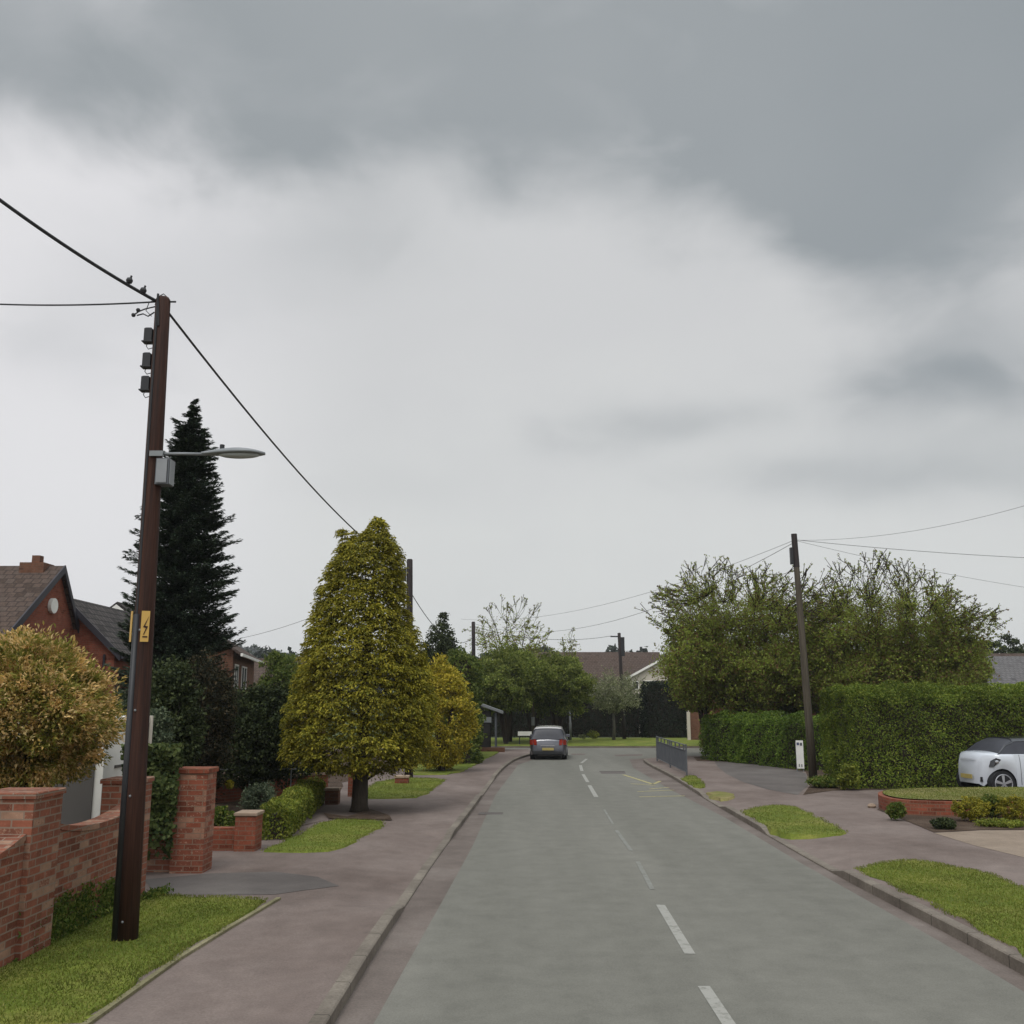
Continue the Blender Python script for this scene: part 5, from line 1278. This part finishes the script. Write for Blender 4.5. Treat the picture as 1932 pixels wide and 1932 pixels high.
car('hatchback_car', 'white hatchback with black roof parked before the tall hedge at the right edge', (11.93 + 2.04, 27.2, .115), math.radians(180 + 6), 3.7, 1.72, 1.48, 'carwhite', 'carblack', True, wheel_r=.325, boxy=True)

# ------------------------------------------------------------------ sky
wld = bpy.data.worlds.new('World'); sc.world = wld; wld.use_nodes = True
nt = wld.node_tree; nt.nodes.clear()
out = nt.nodes.new('ShaderNodeOutputWorld'); bg = nt.nodes.new('ShaderNodeBackground')
sky = nt.nodes.new('ShaderNodeTexSky'); sky.sky_type = 'NISHITA'; sky.sun_disc = False
SUN_EL, SUN_AZ = 58, 200      # degrees; azimuth clockwise from +Y (behind the camera)
sky.sun_elevation = math.radians(SUN_EL); sky.sun_rotation = math.radians(SUN_AZ)
tc = nt.nodes.new('ShaderNodeTexCoord')
sep = nt.nodes.new('ShaderNodeSeparateXYZ'); nt.links.new(tc.outputs['Generated'], sep.inputs[0])
def Mt(op, a, b=None, c=None, clamp=False):
    n = nt.nodes.new('ShaderNodeMath'); n.operation = op; n.use_clamp = clamp
    for i, v in enumerate((a, b, c)):
        if v is None: continue
        if isinstance(v, bpy.types.NodeSocket): nt.links.new(v, n.inputs[i])
        else: n.inputs[i].default_value = v
    return n.outputs[0]
X_, Y_, Z_ = sep.outputs[0], sep.outputs[1], sep.outputs[2]
az = Mt('ARCTAN2', X_, Y_)                                  # 0 straight ahead
el = Mt('ARCSINE', Z_)
def nz(scale, det, seed, sx=1, sy=1, sz=1, dist=0):
    mp = nt.nodes.new('ShaderNodeMapping'); mp.inputs['Scale'].default_value = (sx, sy, sz); mp.inputs['Location'].default_value = (seed, seed * .7, seed * 1.3)
    nt.links.new(tc.outputs['Generated'], mp.inputs[0])
    n = nt.nodes.new('ShaderNodeTexNoise'); n.inputs['Scale'].default_value = scale; n.inputs['Detail'].default_value = det; n.inputs['Distortion'].default_value = dist
    n.inputs['Roughness'].default_value = .5
    nt.links.new(mp.outputs[0], n.inputs['Vector']); return n.outputs['Fac']
n1 = nz(3.2, 6, 3.1, 1, 1, 1.6, .3); n2 = nz(8, 7, 7.7, 1, 1, 1.8, .4); n3 = nz(1.6, 3, 1.3, 1, 1, 1.4)
# lower edge of the dark cloud deck, by azimuth
A0 = ramp(nt, Mt('ADD', Mt('MULTIPLY', az, .5), .5, clamp=True), [(0, .56), (.25, .49), (.29, .50), (.36, .515), (.42, .515), (.50, .545), (.56, .52), (.62, .465), (.68, .415), (.74, .385), (1, .45)], 'B_SPLINE').outputs[0]
elw = Mt('ADD', el, Mt('MULTIPLY', Mt('SUBTRACT', n1, .5), .26))
elw = Mt('ADD', elw, Mt('MULTIPLY', Mt('SUBTRACT', n2, .5), .07))
def sm(x, lo, hi):
    n = nt.nodes.new('ShaderNodeMapRange'); n.interpolation_type = 'SMOOTHSTEP'
    nt.links.new(x, n.inputs[0]); n.inputs[1].default_value = lo; n.inputs[2].default_value = hi; n.inputs[3].default_value = 0; n.inputs[4].default_value = 1
    return n.outputs[0]
deck = sm(Mt('SUBTRACT', elw, A0), -.055, .055)
def blob(a0, e0, ra_, re_, amt):
    dx = Mt('DIVIDE', Mt('SUBTRACT', Mt('ADD', az, Mt('MULTIPLY', Mt('SUBTRACT', n2, .5), .26)), a0), ra_); dy = Mt('DIVIDE', Mt('SUBTRACT', Mt('ADD', el, Mt('MULTIPLY', Mt('SUBTRACT', n1, .5), .14)), e0), re_)
    d = Mt('ADD', Mt('MULTIPLY', dx, dx), Mt('MULTIPLY', dy, dy))
    g = Mt('POWER', 2.718, Mt('MULTIPLY', d, -1.0)); return Mt('MULTIPLY', g, amt)
dark = Mt('MULTIPLY', deck, Mt('ADD', Mt('ADD', .42, Mt('MULTIPLY', n3, .5)), Mt('MULTIPLY', n2, .62)))
for b_ in [(.47, .305, .12, .05, 1.0), (.38, .215, .17, .03, .5), (.14, .285, .11, .028, .48), (-.12, .235, .12, .03, .10), (-.46, .33, .08, .04, .25), (-.36, .40, .12, .05, .25), (.50, .62, .16, .10, .28), (.33, .50, .12, .06, .35), (-.20, .46, .10, .05, .3)]:
    dark = Mt('ADD', dark, blob(*b_))
dark = Mt('SUBTRACT', dark, blob(-.46, .66, .07, .05, .5))
dark = Mt('MINIMUM', Mt('MAXIMUM', dark, 0), 1.15)
# bright cloud colours: slightly warmer near the horizon
bright = ramp(nt, Mt('ADD', Mt('MULTIPLY', el, 1.2), Mt('MULTIPLY', Mt('SUBTRACT', n2, .5), .25)), [(0, (.72, .73, .715)), (.18, (.69, .70, .69)), (.45, (.64, .645, .65)), (.8, (.64, .65, .66))]).outputs[0]
leftglow = sm(Mt('MULTIPLY', az, -1), .12, .42)
bright = mixc(nt, Mt('MULTIPLY', leftglow, .75), bright, (.84, .83, .85))
darkc = ramp(nt, n3, [(.3, (.285, .315, .335)), (.7, (.36, .385, .40))]).outputs[0]
cl = mixc(nt, Mt('MULTIPLY', dark, .95, clamp=True), bright, darkc)
# cloud is much brighter towards the zenith and behind the viewer, where the hidden sun is
over = sm(el, .72, 1.25)
back = Mt('MULTIPLY', sm(Mt('MULTIPLY', Y_, -1), -.1, .7), sm(el, .12, .6))
boost = Mt('ADD', 1.0, Mt('ADD', Mt('MULTIPLY', over, 3.6), Mt('MULTIPLY', back, 1.9)))
vm = nt.nodes.new('ShaderNodeVectorMath'); vm.operation = 'SCALE'; nt.links.new(cl, vm.inputs[0]); nt.links.new(boost, vm.inputs['Scale'])
skc = nt.nodes.new('ShaderNodeVectorMath'); skc.operation = 'SCALE'; nt.links.new(sky.outputs[0], skc.inputs[0]); skc.inputs['Scale'].default_value = .1
fin = mixc(nt, .97, skc.outputs[0], vm.outputs[0])
nt.links.new(fin, bg.inputs[0]); bg.inputs[1].default_value = 1.0
nt.links.new(bg.outputs[0], out.inputs[0])
sl = bpy.data.lights.new('sun', 'SUN'); sl.energy = 1.2; sl.angle = math.radians(20); sl.color = (1, .97, .92)
so = bpy.data.objects.new('sun', sl); col.objects.link(so)
el_, a_s = math.radians(SUN_EL), math.radians(SUN_AZ)
dirv = Vector((math.sin(a_s) * math.cos(el_), math.cos(a_s) * math.cos(el_), math.sin(el_)))
so.rotation_euler = dirv.to_track_quat('Z', 'Y').to_euler()

# ------------------------------------------------------------------ camera and output
cam = bpy.data.cameras.new('camera'); co = bpy.data.objects.new('camera', cam); col.objects.link(co)
co.location = (0, 0, CAMH); co.rotation_euler = (PI / 2 + TH, 0, 0)
cam.sensor_width = 36; cam.angle = 2 * math.atan(966 / F); cam.clip_end = 4000; cam.clip_start = .1
sc.camera = co
sc.view_settings.view_transform = 'Standard'; sc.view_settings.look = 'None'; sc.view_settings.exposure = 0; sc.view_settings.gamma = 1
sc.cycles.max_bounces = 6; sc.cycles.diffuse_bounces = 3; sc.cycles.glossy_bounces = 3; sc.cycles.transmission_bounces = 4
_m, _nt, _o = newmat('haze_air'); _p = _nt.nodes.new('ShaderNodeVolumePrincipled')
_p.inputs['Density'].default_value = .0003; _p.inputs['Color'].default_value = (.85, .88, .92, 1); _nt.links.new(_p.outputs[0], _o.inputs['Volume'])
hz_ = MB().box(-910, 910, -70, 1510, -1.1, 95).build('haze', _m); hz_['kind'] = 'stuff'
sc.cycles.caustics_reflective = False; sc.cycles.caustics_refractive = False
